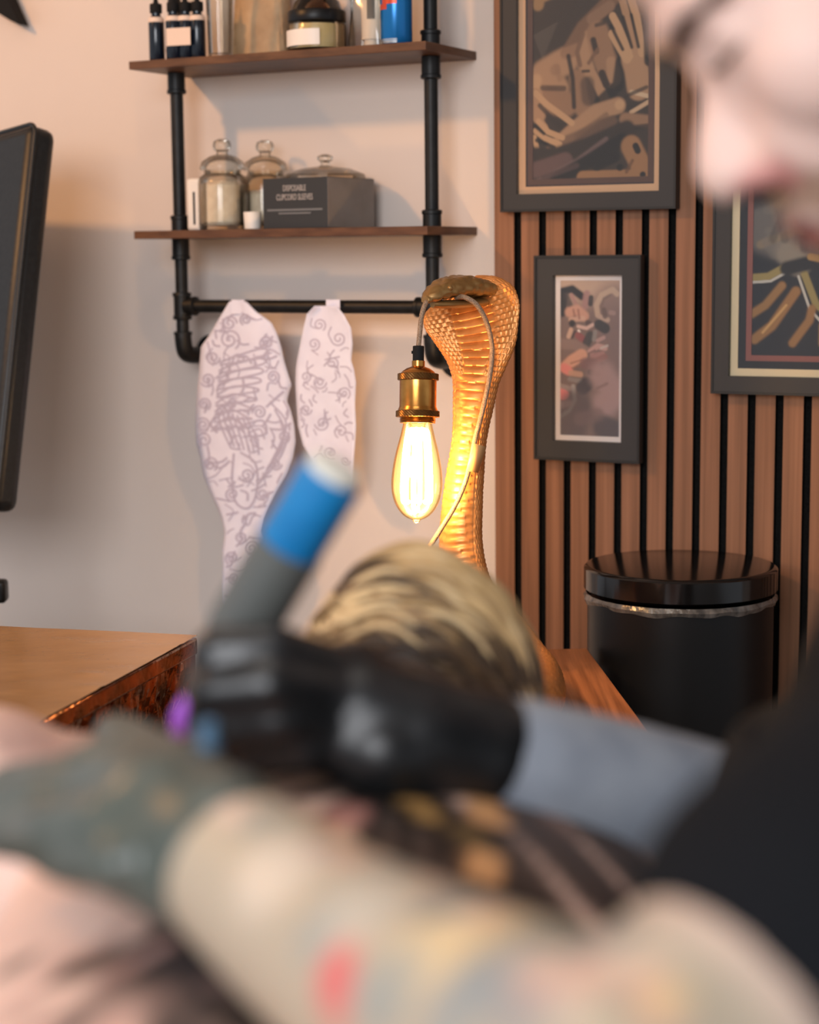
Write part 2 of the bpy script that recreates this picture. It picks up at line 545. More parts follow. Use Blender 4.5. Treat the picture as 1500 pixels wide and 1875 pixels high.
b0 = bottle_proto()
for px, off, lab in ((319, -.125, 'dark blue dropper bottle in front of the left pipe, left half of the pale label'),
                     (341, -.118, 'dark blue dropper bottle behind the right half of the pale label'),
                     (363, -.112, 'dark blue dropper bottle nearest the clear drinking glass, rightmost of four')):
    p = spot(px, 102, Z_UP, off)
    c = copy_tree(b0, p)
    c['label'] = lab
pl = spot(329, 76, 0, -.1305)
lb = MB()
p0 = spot(305, 76, 0, -.1375); p1 = spot(349, 76, 0, -.132)
for a in range(1):
    c = (p0 + p1) / 2
    ax = (p1 - p0) / np.linalg.norm(p1 - p0)
    lb.box(A(c[0], c[1], 1.5478 + .033), (np.linalg.norm(p1 - p0), .0006, .026), (ax, np.cross(WZ, ax), WZ))
o = lb.build('paper_label', M['label'], None, loc=A(c[0], c[1], 1.5478 + .02))
tag(o, 'blank pale paper label stuck across two dark bottles', 'label')

# drinking glass, kraft paper bag, jar, funnel, tube in bag, can
p = spot(404, 98, Z_UP, -.115)
tag(MB().lathe([(.016, 0), (.0185, .001), (.0195, .05), (.0215, .12), (.0205, .12), (.0185, .05), (.0172, .006), (.001, .005)], p, seg=36, cap=False)
    .build('drinking_glass', M['glass'], None, loc=p), 'tall clear drinking glass right of the dark dropper bottles', 'glass')
p = spot(482, 90, Z_UP, -.03)
bag = MB()
rings = []
for i in range(14):
    t = i / 13
    h = .16 * t
    w = .047 - .004 * t; d = .025 * (1 - .75 * t)
    ring = []
    for j in range(32):
        a = 2 * PI * j / 32
        ca, sa = math.cos(a), math.sin(a)
        ex = np.sign(ca) * abs(ca) ** .35 * w; ey = np.sign(sa) * abs(sa) ** .35 * d
        ey += .002 * math.sin(j * 2.1 + i)
        ring.append(p + WU * ex + WN * ey + WZ * h)
    rings.append(ring)
bag.loft(rings)
tag(bag.build('paper_bag', M['kraft'], None, loc=p), 'tan paper bag standing behind the drinking glass on the upper shelf', 'bag')
p = spot(581, 84, Z_UP, -.105)
jar = thing('balm_jar', 'squat balm jar with a black screw lid and pale label on the upper shelf', 'jar', p)
MB().lathe([(.040, 0), (.0435, .002), (.0445, .006), (.0445, .036), (.042, .0405), (.041, .042), (.039, .042), (.041, .036), (.041, .004), (.001, .003)], p, seg=48, cap=False).build('glass_body', M['glass'], jar)
MB().lathe([(.0405, .0035), (.0405, .0375), (.001, .0375)], p, seg=48).build('balm', M['cream'], jar)
MB().lathe([(.0425, .0415), (.0432, .043), (.0432, .056), (.0418, .058), (.001, .0582)], p, seg=48).build('lid', M['black'], jar)
la = MB()
r0 = []; r1 = []
for kk in range(25):
    a = math.radians(205 + kk * 100 / 24)
    dv = WU * math.cos(a) + WN * math.sin(a)
    r0.append(p + dv * .0449 + WZ * .006); r1.append(p + dv * .0449 + WZ * .029)
la.loft([r0, r1], cap=False, closed=False)
la.build('label', M['white'], jar)
p = spot(582, 84, Z_UP, -.035)
tag(MB().lathe([(.05, 0), (.05, .003), (.047, .045), (.034, .082), (.012, .102), (.009, .14), (.006, .14), (.009, .1), (.031, .08), (.044, .045), (.046, .004)], p, seg=40, cap=False)
    .build('glass_funnel', thin_glass('smoked_glass', (206, 184, 160), 1.3, .05), None, loc=p), 'smoky glass cone standing behind the black lidded balm jar', 'funnel')
p = spot(682, 78, Z_UP, -.085)
tube = thing('squeeze_tube', 'white squeeze tube upright inside a clear bag, left of the blue can', 'tube', p)
rings = []
for i in range(12):
    t = i / 11
    w = .016 + .004 * t; d = .013 * (1 - t) + .0015
    rings.append([p + WU * w * math.cos(2 * PI * j / 28) + WN * d * math.sin(2 * PI * j / 28) + WZ * (.014 + .12 * t) for j in range(28)])
MB().loft(rings).build('tube_body', M['white'], tube)
MB().lathe([(.011, 0), (.012, .001), (.012, .014), (.009, .0145)], p, seg=24).build('cap', M['white'], tube)
MB().box(p + WN * -.0115 + WU * .004 + WZ * .06, (.012, .0012, .034), (WU, WN, WZ)).build('print_block', M['print_dim'], tube)
cb = []
for i in range(10):
    t = i / 9
    w = .032 - .004 * t; d = .021 * (1 - .6 * t)
    cb.append([p + WU * (w * np.sign(math.cos(a)) * abs(math.cos(a)) ** .5 - .004) + WN * (d * math.sin(a) + .002 * math.sin(3 * a + i)) + WZ * .15 * t for a in [2 * PI * j / 36 for j in range(36)]])
tag(MB().loft(cb).build('clear_bag', M['plastic_bag'], None, loc=p), 'clear plastic bag holding a white tube beside the blue can', 'bag')
p = spot(726, 76, Z_UP, -.105)
can = thing('drink_can', 'shiny blue drink can with silver and red marks near the right post', 'can', p)
MB().lathe([(.018, .0), (.0205, .001), (.0232, .007), (.0232, .125), (.02, .133), (.0205, .135), (.019, .135), (.001, .131)], p, seg=48).build('can_body', M['can_blue'], can)
for a0, a1, z0, z1, m, nm in ((190, 226, .009, .058, 'can_silver', 'silver_panel'), (214, 262, .05, .0575, 'can_red', 'red_mark'), (240, 300, .0575, .067, 'can_red', 'red_mark'), (180, 300, .003, .009, 'can_silver', 'silver_foot'), (180, 225, .062, .11, 'can_silver', 'silver_panel')):
    q = [[], []]
    for kk in range(13):
        a = math.radians(a0 + (a1 - a0) * kk / 12); dv = WU * math.cos(a) + WN * math.sin(a)
        rr = .0235 if z0 > .004 else .0225
        q[0].append(p + dv * rr + WZ * z0); q[1].append(p + dv * .0235 + WZ * z1)
    MB().loft(q, cap=False, closed=False).build(nm, M[m], can)

# lower shelf
p = spot(362, 418, Z_LO, -.095)
dv_ = thing('white_device', 'slim white device with a dark vertical slot beside the left pipe', 'device', p)
MB().box(p + WZ * .04, (.026, .022, .08), (WU, WN, WZ)).build('case', M['white'], dv_, bevel=.005)
MB().box(p + WZ * .034 + WN * -.0112 + WU * .002, (.0035, .001, .05), (WU, WN, WZ)).build('slot', M['black'], dv_)


def glass_jar(px, off, lab, fill):
    p = spot(px, 418, Z_LO, off)
    t = thing('glass_jar', lab, 'jar', p, 'glass apothecary jars on the lower shelf')
    MB().lathe([(.033, 0), (.0375, .002), (.0385, .008), (.0385, .072), (.036, .08), (.028, .086), (.029, .09), (.0265, .09), (.026, .086), (.034, .079), (.0362, .07), (.0362, .008), (.001, .006)], p, seg=44, cap=False).build('jar_body', M['glass'], t)
    c = MB().lathe([(.030, .007), (.0345, .012), (.035, fill), (.028, fill + .006), (.001, fill + .007)], p, seg=40).build('cotton_filling', M['cotton'], t)
    MB().lathe([(.0255, .084), (.0255, .091), (.034, .0915), (.035, .094), (.032, .104), (.02, .112), (.009, .115), (.0085, .119), (.0135, .123), (.0145, .129), (.0125, .135), (.006, .138), (.001, .1385)], p, seg=44).build('jar_lid', M['glass'], t)
    return t


glass_jar(410, -.095, 'domed glass jar of white cotton in front, left of the small white cup', .068)
glass_jar(488, -.03, 'domed glass jar standing behind the small white cup, partly hidden by the black box', .055)
p = spot(463, 418, Z_LO, -.118)
tag(MB().lathe([(.0105, 0), (.0125, .001), (.0138, .026), (.0125, .026), (.0115, .003), (.001, .003)], p, seg=32, cap=False).build('paper_cup', M['white'], None, loc=p), 'small white cup in front of the lower shelf, left of the black box', 'cup')
p = spot(596, 330, Z_LO, -.045)
gd = thing('glass_dish', 'wide lidded glass dish hidden behind the black carton on the lower shelf', 'dish', p)
MB().lathe([(.05, 0), (.058, .002), (.06, .01), (.06, .07), (.058, .07), (.0575, .01), (.001, .004)], p, seg=48, cap=False).build('dish_body', M['glass'], gd)
MB().lathe([(.061, .07), (.063, .0715), (.06, .082), (.04, .09), (.012, .094), (.007, .096), (.007, .1), (.012, .104), (.012, .109), (.006, .112), (.001, .1125)], p, seg=48).build('dish_lid', M['glass'], gd)

# black carton with lettering: two visible faces
c0 = spot(600, 414, Z_LO, -.138)
e1 = spot(482.5, 416, Z_LO, -.128)
f1 = e1 - c0; f1[2] = 0; W_ = np.linalg.norm(f1); f1 /= W_
f2 = A(f1[1], -f1[0], 0)
if f2 @ WN < 0: f2 = -f2
H_ = .0745; D_ = .125
cc = c0 + f1 * W_ / 2 + f2 * D_ / 2
carton = thing('carton_box', 'charcoal cardboard carton with pale lettering, grey on its right side', 'box', cc)
MB().box(cc + WZ * H_ / 2, (W_, D_, H_), (f1, f2, WZ)).build('carton_body', M['carton'], carton, bevel=.0008)
MB().box(cc - f1 * (W_ / 2 + .0003) + WZ * H_ / 2, (.0006, D_ - .002, H_ - .002), (f1, f2, WZ)).build('side_panel', M['carton_side'], carton)


def lettering(txt, size, centre, xdir, ydir, m, parent, name='lettering', squash=1.0):
    cu = bpy.data.curves.new('t', 'FONT'); cu.body = txt; cu.size = size; cu.align_x = 'CENTER'; cu.align_y = 'CENTER'; cu.extrude = .0002
    o = bpy.data.objects.new('t', cu); COL.objects.link(o)
    me = bpy.data.meshes.new_from_object(o.evaluated_get(bpy.context.evaluated_depsgraph_get()))
    bpy.data.objects.remove(o)
    a = coords(me)
    z = np.cross(xdir, ydir)
    q = np.array(centre)[None] + a[:, :1] * xdir[None] * squash + a[:, 1:2] * ydir[None] + a[:, 2:3] * z[None]
    set_coords(me, q - OFFS[parent.name])
    return link(name, me, m, parent, OFFS[parent.name])


fc = c0 + f1 * W_ / 2 - f2 * .0006
lettering('DISPOSABLE', .0125, fc + WZ * .0590, -f1, WZ, M['print_grey'], carton, squash=.62)
lettering('CLIPCORD SLEEVES', .0125, fc + WZ * .0458, -f1, WZ, M['print_grey'], carton, squash=.62)
MB().box(fc + WZ * .0275, (W_ * .86, .0006, .0028), (f1, f2, WZ)).build('small_print', M['print_dim'], carton)
MB().box(fc + WZ * .0225, (W_ * .5, .0006, .0022), (f1, f2, WZ)).build('small_print', M['print_dim'], carton)

# ------------------------------------------------------------------ paper stencils on the rail
def edge_fn(rows):
    ys = [r[0] for r in rows]
    return lambda y: (np.interp(y, ys, [r[1] for r in rows]), np.interp(y, ys, [r[2] for r in rows]))


def stencil(label, rows, off, strokes, sway, tapepx):
    fn = edge_fn(rows); y0, y1 = rows[0][0], rows[-1][0]

    def surf(x, y, lift=0.0):
        l, r = fn(y)
        v = (x - l) / max(r - l, 1e-3)
        t = (y - y0) / (y1 - y0)
        o = off + .012 * (v - .5) ** 2 * 4 * sway + .004 * math.sin(v * 5 + t * 6) + .022 * t + lift
        return onw(x, y, o)
    n = int((y1 - y0) / 5)
    R = []
    for i in range(n + 1):
        y = y0 + (y1 - y0) * i / n
        l, r = fn(y)
        R.append([surf(l + (r - l) * j / 14, y) for j in range(15)])
    base = R[-1][7]
    t = thing('stencil_sheet', label, 'stencil drawing', base, 'cut out stencil drawings on the rail')
    o = MB().loft(R, cap=False, closed=False).build('paper_sheet', M['paper'], t)
    sd = o.modifiers.new('thickness', 'SOLIDIFY'); sd.thickness = .0004
    ln = MB()
    for pl, w in strokes:
        q = [a for a in pl if y0 + 3 < a[1] < y1 - 2 and fn(a[1])[0] + 4 < a[0] < fn(a[1])[1] - 4]
        if len(q) < 2 or len(q) < .6 * len(pl): continue
        L = []; Rr = []
        for i in range(len(q)):
            a = np.array(q[max(i - 1, 0)]); b = np.array(q[min(i + 1, len(q) - 1)])
            d = b - a; nrm = np.array([-d[1], d[0]]) / (np.hypot(*d) + 1e-6)
            L.append(surf(*(np.array(q[i]) + nrm * w * .65), lift=-.0007)); Rr.append(surf(*(np.array(q[i]) - nrm * w * .65), lift=-.0007))
        ln.loft([L, Rr], cap=False, closed=False)
    ln.build('line_drawing', M['ink'], t)
    x, y = tapepx
    MB().box(onw(x, y, off + .0015), (.024, .0006, .022), (WU, WN, WZ)).build('paper_flap', M['paper'], t)
    return t


def spiral(cx, cy, r, turns=1.8, ph=0.0, d=1):
    n = int(22 * turns)
    return [(cx + r * (1 - .85 * i / n) * math.cos(ph + d * 2 * PI * turns * i / n), cy + r * (1 - .85 * i / n) * math.sin(ph + d * 2 * PI * turns * i / n)) for i in range(n + 1)]


def curve(*pts):
    return [tuple(p) for p in spline(pts, 7)]


rnd = random.Random(3)
stL = []
for cx, cy, r, ph in ((420, 592, 14, 0), (450, 585, 11, 2), (420, 622, 20, 1), (488, 628, 13, 2), (380, 695, 14, 3), (374, 740, 12, 1), (372, 778, 13, 4), (374, 806, 15, 2), (390, 655, 13, 0), (500, 690, 12, 1), (475, 755, 13, 3), (385, 850, 14, 1), (425, 740, 10, 0), (425, 1022, 13, 2), (462, 1005, 14, 0), (430, 1060, 11, 1), (452, 870, 14, 3), (520, 800, 12, 2), (505, 850, 11, 0), (480, 905, 12, 4), (425, 905, 13, 1), (440, 985, 12, 2)):
    stL.append((spiral(cx, cy, r, 1.8, ph, 1 if r % 2 else -1), 2.6))
for i in range(9):                                   # feathers of the wing
    y = 650 + i * 15
    x0 = 402 - i * 1.5; x1 = 480 - i * 4
    stL.append((curve((x0, y + 14), (x0 + 30, y + 2 - i), (x1, y - 12 + i * 3), (x1 + 8, y - 2 + i * 2), (x0 + 40, y + 12), (x0, y + 18)), 2.8))
for i in range(7):
    stL.append((curve((398 + i * 9, 748 + i * 3), (404 + i * 11, 778 + i * 4), (420 + i * 9, 815 + i * 3)), 2.6))
for i in range(5):
    stL.append((curve((494 + i * 9, 735 + i * 14), (524 - i * 3, 775 + i * 16), (506 - i * 9, 830 + i * 15)), 2.6))
stL.append((curve((440, 780), (480, 770), (485, 795), (445, 800)), 3))
stL.append((curve((428, 830), (425, 880), (432, 920), (455, 930), (470, 900), (468, 850), (440, 828)), 3))
for i in range(190):
    x, y = rnd.uniform(365, 535), rnd.uniform(570, 1100)
    a = rnd.uniform(0, 6.3); L = rnd.uniform(8, 22); b = a + rnd.uniform(-1.6, 1.6)
    stL.append((curve((x, y), (x + L * math.cos(a), y + L * math.sin(a)), (x + L * math.cos(a) + L * math.cos(b), y + L * math.sin(a) + L * math.sin(b))), rnd.uniform(1.6, 3.2)))
stencil('long white paper cutout with feather and scroll line drawing, left one on the rail',
        [(552, 420, 452), (570, 409, 469), (590, 397, 497), (610, 386, 507), (635, 368, 515), (660, 366, 520), (690, 364, 529), (705, 362, 534), (716, 361, 530), (735, 360, 525), (750, 359, 532), (780, 358, 539), (810, 359, 541), (840, 367, 536), (870, 372, 525), (900, 384, 507), (930, 398, 492), (950, 406, 484), (975, 411, 479), (990, 410, 486), (1010, 407, 490), (1040, 408, 480), (1070, 407, 462), (1100, 409, 444), (1120, 417, 432)],
        -.083, stL, .5, (436, 562))
stR = []
for cx, cy, r, ph in ((608, 665, 12, 1), (575, 630, 12, 2), (620, 620, 14, 3), (585, 700, 13, 0), (560, 690, 10, 2), (630, 720, 12, 1), (590, 775, 14, 3), (560, 750, 11, 0), (625, 790, 13, 2), (605, 830, 13, 1), (585, 595, 12, 1), (632, 845, 9, 0)):
    stR.append((spiral(cx, cy, r, 1.6, ph, 1 if r % 2 else -1), 2.2))
for i in range(60):
    x, y = rnd.uniform(545, 648), rnd.uniform(590, 870)
    a = rnd.uniform(0, 6.3); L = rnd.uniform(6, 18); b = a + rnd.uniform(-1.6, 1.6)
    stR.append((curve((x, y), (x + L * math.cos(a), y + L * math.sin(a)), (x + L * math.cos(a) + L * math.cos(b), y + L * math.sin(a) + L * math.sin(b))), rnd.uniform(1.4, 2.6)))
stencil('narrow white paper cutout with fainter line drawing, right one on the rail behind the machine',
        [(560, 576, 616), (575, 562, 629), (600, 556, 643), (630, 550, 646), (660, 544, 643), (675, 542, 648), (700, 541, 652), (740, 543, 650), (780, 546, 652), (815, 555, 650), (840, 570, 648), (858, 582, 646), (875, 598, 644), (895, 612, 638)],
        -.083, stR, -.5, (610, 562))


# ------------------------------------------------------------------ framed pictures
def artwork(name, s0, s1, z0, z1, off, base, strokes, parent, nx=150):
    """flat print; strokes in unit coordinates x right, y down"""
    w, h = s1 - s0, z1 - z0
    ny = int(nx * h / w)
    X, Y = np.meshgrid(np.linspace(0, 1, nx), np.linspace(0, h / w, ny))
    P = np.stack([X.ravel(), Y.ravel(), np.zeros(nx * ny)], 1)
    st = [([(a, b, 0) for a, b in pl], r, c, so, op) for pl, r, c, so, op in strokes]
    C = paint(P, base, st)
    me = bpy.data.meshes.new(name)
    V = wp(s0, 0, off)[None] + P[:, :1] * w * WU[None]
    V[:, 2] = z1 - P[:, 1] * w
    fs = [(j * nx + i, (j + 1) * nx + i, (j + 1) * nx + i + 1, j * nx + i + 1) for j in range(ny - 1) for i in range(nx - 1)]
    me.from_pydata((V - OFFS[parent.name]).tolist(), [], fs)
    set_colors(me, C)
    return link(name, me, M['art'], parent, OFFS[parent.name])


def ring_frame(mb, s0, s1, z0, z1, w, o0, o1):
    mb.wbox(s0, s0 + w, z0, z1, o0, o1); mb.wbox(s1 - w, s1, z0, z1, o0, o1)
    mb.wbox(s0 + w, s1 - w, z0, z0 + w, o0, o1); mb.wbox(s0 + w, s1 - w, z1 - w, z1, o0, o1)
    return mb


def picture(label, s0, s1, z0, z1, bands, base, strokes):
    """bands: (name, width, material, depth) from outside in"""
    t = thing('picture_frame', label, 'framed picture', wp((s0 + s1) / 2, z0, -.01), 'framed pictures on the slat panel')
    MB().wbox(s0 + .002, s1 - .002, z0 + .002, z1 - .002, -.005, -.0005).build('back_board', M['frame_edge'], t)
    a, b, c, d = s0, s1, z0, z1
    for nm, w, m, dep in bands:
        ring_frame(MB(), a, b, c, d, w, dep, -.004).build(nm, M[m], t)
        a += w; b -= w; c += w; d -= w
    artwork('artwork_print', a - .001, b + .001, c - .001, d + .001, -.0062, base, strokes, t)
    w = bands[0][1]
    MB().wbox(s0 + .004, s1 - .004, z0 + .004, z1 - .004, -.0135, -.0125).build('glass_pane', M['pane'], t)
    return t


fl = (190, 146, 104); fd = (120, 88, 64); dk = (44, 38, 32); md = (84, 66, 52)
def cpx(ox, oy, w):
    return lambda *p: [((x - ox) / w, (y - oy) / w) for x, y in p]


c = cpx(250, -180, 800)
dk, da = (44, 38, 32), (60, 49, 40)
t1, t2, t3, t4 = (150, 112, 82), (172, 131, 96), (190, 148, 108), (122, 90, 66)
st1 = [(c((300, 20), (420, -20)), .06, (150, 116, 78), .03, 1), (c((290, 85)), .035, (150, 116, 78), .03, 1), (c((250, -160), (900, -140)), .12, (70, 58, 46), .1, 1)]
for i in range(11):
    st1.append((c((262 + 6 * i, 280 + 14 * i), (420 - 10 * i, 210 + 22 * i)), .004, (92, 80, 68), .008, .8))
st1 += [(c((330, 520), (430, 470), (480, 450)), .085, t2, .05, 1), (c((300, 610), (420, 620)), .08, t2, .05, 1), (c((380, 690), (480, 720)), .08, t1, .05, 1), (c((275, 560), (262, 640)), .03, t3, .04, .9),
        (c((510, 380), (600, 250), (720, 150), (800, 80)), .045, t4, .03, 1), (c((480, 400), (560, 380)), .03, t1, .03, 1), (c((660, 200), (780, 130)), .035, (140, 106, 80), .02, .9),
        (c((640, 320), (600, 440), (630, 510)), .05, t2, .03, 1), (c((700, 290), (740, 430), (790, 560)), .075, t1, .04, 1), (c((560, 560), (580, 680), (600, 750)), .05, t1, .04, 1), (c((660, 540), (720, 640), (750, 700)), .03, t2, .02, 1), (c((790, 470), (800, 570)), .03, t2, .02, .9),
        (c((600, 290), (560, 400), (580, 480)), .012, t4, .015, .9), (c((500, 420), (530, 560), (540, 740)), .008, dk, .02, .9), (c((670, 330), (690, 400)), .014, dk, .02, .9), (c((640, 520), (600, 520)), .006, dk, .012, .8), (c((730, 540), (760, 610)), .02, dk, .02, .9), (c((700, 390), (640, 470)), .008, t4, .015, .9), (c((690, 240), (740, 230)), .008, dk, .015, .7), (c((630, 600), (640, 690)), .04, (92, 70, 54), .04, .8),
        (c((860, 480), (840, 620), (720, 720)), .035, dk, .03, .9), (c((320, 610), (470, 620)), .012, (80, 60, 46), .02, .8), (c((410, 500)), .03, t1, .03, .7), (c((420, 480), (440, 560)), .012, t1, .02, .6)]
st1 += [(c((980, 640), (960, 520), (940, 460)), .085, t2, .03, 1), (c((900, 460), (800, 300)), .03, t3, .012, 1), (c((920, 440), (840, 260), (800, 190)), .024, t3, .012, 1), (c((960, 430), (890, 180), (840, 10)), .024, t2, .012, 1), (c((1000, 430), (960, 200), (925, 90)), .026, t3, .012, 1), (c((820, 10), (850, 80)), .02, t1, .01, 1),
        (c((870, 400), (790, 250)), .007, dk, .012, .9), (c((930, 390), (870, 200)), .007, dk, .012, .9), (c((975, 390), (925, 190)), .007, dk, .012, .9), (c((1030, 60), (1040, 300), (1045, 480)), .03, dk, .02, .9),
        (c((930, 665), (1040, 695)), .012, (204, 172, 136), .01, 1), (c((930, 790), (1045, 730)), .012, (196, 160, 124), .01, 1), (c((890, 830), (1030, 850)), .035, t1, .03, 1), (c((890, 690), (1030, 640)), .008, da, .015, .8), (c((900, 760), (960, 740)), .01, da, .015, .8), (c((880, 890), (1040, 880)), .01, dk, .02, .8)]
st1 += [(c((400, 1000), (560, 870), (690, 780), (840, 745)), .05, t2, .03, 1), (c((560, 920), (760, 800)), .012, t4, .02, .7), (c((850, 740)), .03, t3, .02, 1), (c((470, 960), (640, 900), (800, 840)), .03, (112, 84, 64), .03, .8),
        (c((270, 660), (290, 780)), .05, t2, .03, 1), (c((270, 640), (350, 715), (450, 785), (525, 840)), .02, t3, .01, 1), (c((300, 720), (380, 800), (450, 860)), .012, da, .012, .8), (c((275, 780), (340, 860)), .02, t2, .01, 1), (c((290, 820), (360, 890), (460, 930)), .018, t3, .01, 1), (c((270, 880), (340, 930), (440, 970)), .018, t3, .01, 1), (c((262, 920), (285, 1010), (305, 1070)), .016, t3, .01, 1), (c((268, 850), (330, 900)), .007, dk, .012, .9), (c((280, 940), (400, 990)), .01, dk, .012, .9),
        (c((260, 1035), (420, 1040), (640, 985), (900, 890)), .045, da, .04, 1), (c((270, 1130), (480, 1075)), .05, (104, 78, 70), .03, 1), (c((280, 1205), (560, 1080), (760, 950)), .012, (112, 88, 80), .015, .9), (c((420, 1195), (640, 1085), (870, 960)), .04, dk, .03, 1), (c((330, 1180), (560, 1110)), .012, (84, 64, 58), .02, .8),
        (c((600, 1185), (950, 1185)), .04, (158, 114, 76), .02, 1), (c((930, 1000), (1010, 1150)), .07, (158, 114, 76), .03, 1), (c((700, 1110), (820, 1060)), .04, dk, .015, 1), (c((855, 1130)), .022, dk, .012, 1), (c((960, 1000), (975, 1030)), .02, dk, .012, 1), (c((1010, 1180)), .02, dk, .01, 1), (c((940, 1090), (900, 1160)), .008, (110, 78, 54), .012, .8)]
picture('large charcoal framed picture of pale clasping hands in brown tones, topmost on the slats', -.0185, .252, 1.3105, 1.71,
        (('frame_edge', .0035, 'frame_edge', -.0215), ('frame', .022, 'frame', -.020), ('tan_mat', .0105, 'gold_mat', -.0105), ('dark_line', .002, 'dark_mat', -.0075), ('brown_mat', .0085, 'brown_mat', -.0078)), (70, 56, 44), [])
# shift the drawing so that its lower part is what shows under the picture's top half
for o in list(bpy.data.objects):
    if o.name.startswith('artwork_print') and o.parent and 'clasping' in o.parent['label']:
        par = o.parent; bpy.data.objects.remove(o)
        a = .0465 - .001
        artwork('artwork_print', -.0185 + a, .252 - a, 1.3105 + a, 1.71 - a, -.0062, (66, 54, 44),
                st1, par, 190)

c = cpx(250, 275, 495)
st2 = [(c((250, 300), (745, 300)), .12, (192, 162, 140), .4, 1), (c((700, 500), (720, 800)), .2, (136, 112, 106), .3, .8),
       (c((265, 370), (350, 350), (430, 410)), .035, (52, 50, 52), .05, 1), (c((275, 420), (265, 540)), .05, (58, 54, 54), .05, 1), (c((300, 400), (330, 480)), .03, (70, 62, 62), .04, .8), (c((345, 400), (385, 480)), .014, (170, 130, 122), .03, .9), (c((470, 390), (455, 490)), .03, (168, 128, 122), .05, .9), (c((505, 420), (500, 470)), .025, (60, 58, 58), .03, .9),
       (c((330, 540), (390, 520), (450, 570)), .05, (200, 152, 130), .06, 1), (c((340, 600), (440, 590)), .02, (206, 166, 144), .04, .9), (c((400, 520), (410, 590)), .008, (150, 104, 92), .02, .7), (c((360, 520), (370, 570)), .008, (150, 104, 92), .02, .7),
       (c((560, 560), (548, 480), (590, 400), (680, 355), (715, 390)), .03, (190, 162, 140), .03, 1), (c((590, 500), (610, 430), (660, 400)), .012, (130, 108, 98), .02, .8), (c((575, 575), (640, 600)), .025, (186, 158, 140), .03, 1), (c((610, 520), (620, 570)), .025, (112, 92, 86), .03, .9), (c((665, 540), (690, 545)), .02, (170, 140, 130), .03, .8),
       (c((350, 630)), .04, (54, 50, 50), .03, .95), (c((480, 625), (500, 640)), .03, (96, 78, 74), .03, .9), (c((400, 655), (470, 670), (520, 640)), .018, (210, 176, 162), .02, 1), (c((404, 690), (410, 698)), .014, (236, 222, 212), .012, 1), (c((340, 685), (322, 740)), .025, (204, 168, 146), .025, 1), (c((375, 700), (350, 750)), .01, (80, 66, 62), .02, .9),
       (c((570, 640), (620, 670)), .06, (66, 64, 64), .04, .95), (c((400, 730), (445, 765)), .04, (152, 90, 88), .03, 1), (c((500, 730), (470, 790)), .05, (74, 72, 70), .04, .9), (c((540, 700), (530, 760)), .02, (150, 142, 134), .03, .8),
       (c((265, 800), (370, 805), (450, 850)), .05, (150, 124, 114), .06, .9), (c((500, 860), (560, 815), (620, 830)), .03, (192, 152, 142), .03, 1), (c((560, 770), (610, 745)), .02, (184, 148, 140), .02, .9), (c((520, 900), (600, 880)), .03, (176, 130, 122), .03, .9), (c((480, 880), (540, 850)), .008, (110, 82, 78), .015, .7), (c((560, 930), (620, 900)), .03, (150, 106, 100), .03, .9), (c((590, 830), (640, 810)), .012, (196, 182, 172), .015, .8),
       (c((300, 990), (350, 940), (430, 890)), .07, (212, 160, 134), .05, 1), (c((285, 1000), (320, 1020)), .05, (226, 140, 130), .05, 1), (c((340, 960), (430, 930)), .006, (150, 104, 88), .012, .7), (c((350, 1000), (440, 970)), .006, (150, 104, 88), .012, .7), (c((340, 1040), (420, 1050)), .03, (200, 156, 128), .03, .9), (c((330, 1090), (420, 1105)), .02, (150, 140, 132), .03, .8), (c((460, 960), (520, 960)), .06, (136, 102, 98), .06, .9),
       (c((600, 975)), .04, (60, 56, 58), .03, .9), (c((500, 1030), (560, 1040)), .03, (62, 58, 58), .03, .9), (c((470, 1130), (440, 1160)), .08, (72, 64, 66), .06, .9), (c((255, 1210), (280, 1220)), .07, (230, 132, 128), .04, 1), (c((260, 1150), (330, 1170)), .02, (170, 150, 140), .04, .8), (c((360, 1150), (375, 1260), (330, 1350), (262, 1400)), .018, (172, 162, 154), .03, 1), (c((270, 1310), (330, 1290)), .03, (190, 160, 150), .04, .8),
       (c((600, 1050), (700, 1200), (620, 1290)), .12, (174, 142, 136), .2, .9), (c((380, 1330), (330, 1500)), .18, (96, 82, 80), .2, .8), (c((620, 1480), (700, 1520)), .13, (82, 74, 76), .12, .8), (c((420, 1420), (560, 1380)), .06, (122, 100, 96), .1, .7), (c((640, 1120), (560, 1160)), .008, (130, 104, 100), .03, .6)]
picture('small charcoal framed picture with narrow pale print of a horned mask, under the largest picture', .0353, .2008, .9478, 1.247,
        (('frame_edge', .0035, 'frame_edge', -.0215), ('frame', .0255, 'frame', -.019), ('white_mat', .0075, 'white_mat', -.0075)), (128, 106, 98), [])
for o in list(bpy.data.objects):
    if o.name.startswith('artwork_print') and o.parent and 'horned' in o.parent['label']:
        par = o.parent; bpy.data.objects.remove(o)
        a = .0365 - .001
        wv = (.2008 - .0353 - 2 * a); hv = (1.247 - .9478 - 2 * a)
        k_ = (hv / wv) / 2.6
        artwork('artwork_print', .0353 + a, .2008 - a, .9478 + a, 1.247 - a, -.0062, (128, 106, 98), [([(x, y * k_) for x, y in pl], r, c, so, op) for pl, r, c, so, op in st2], par, 130)

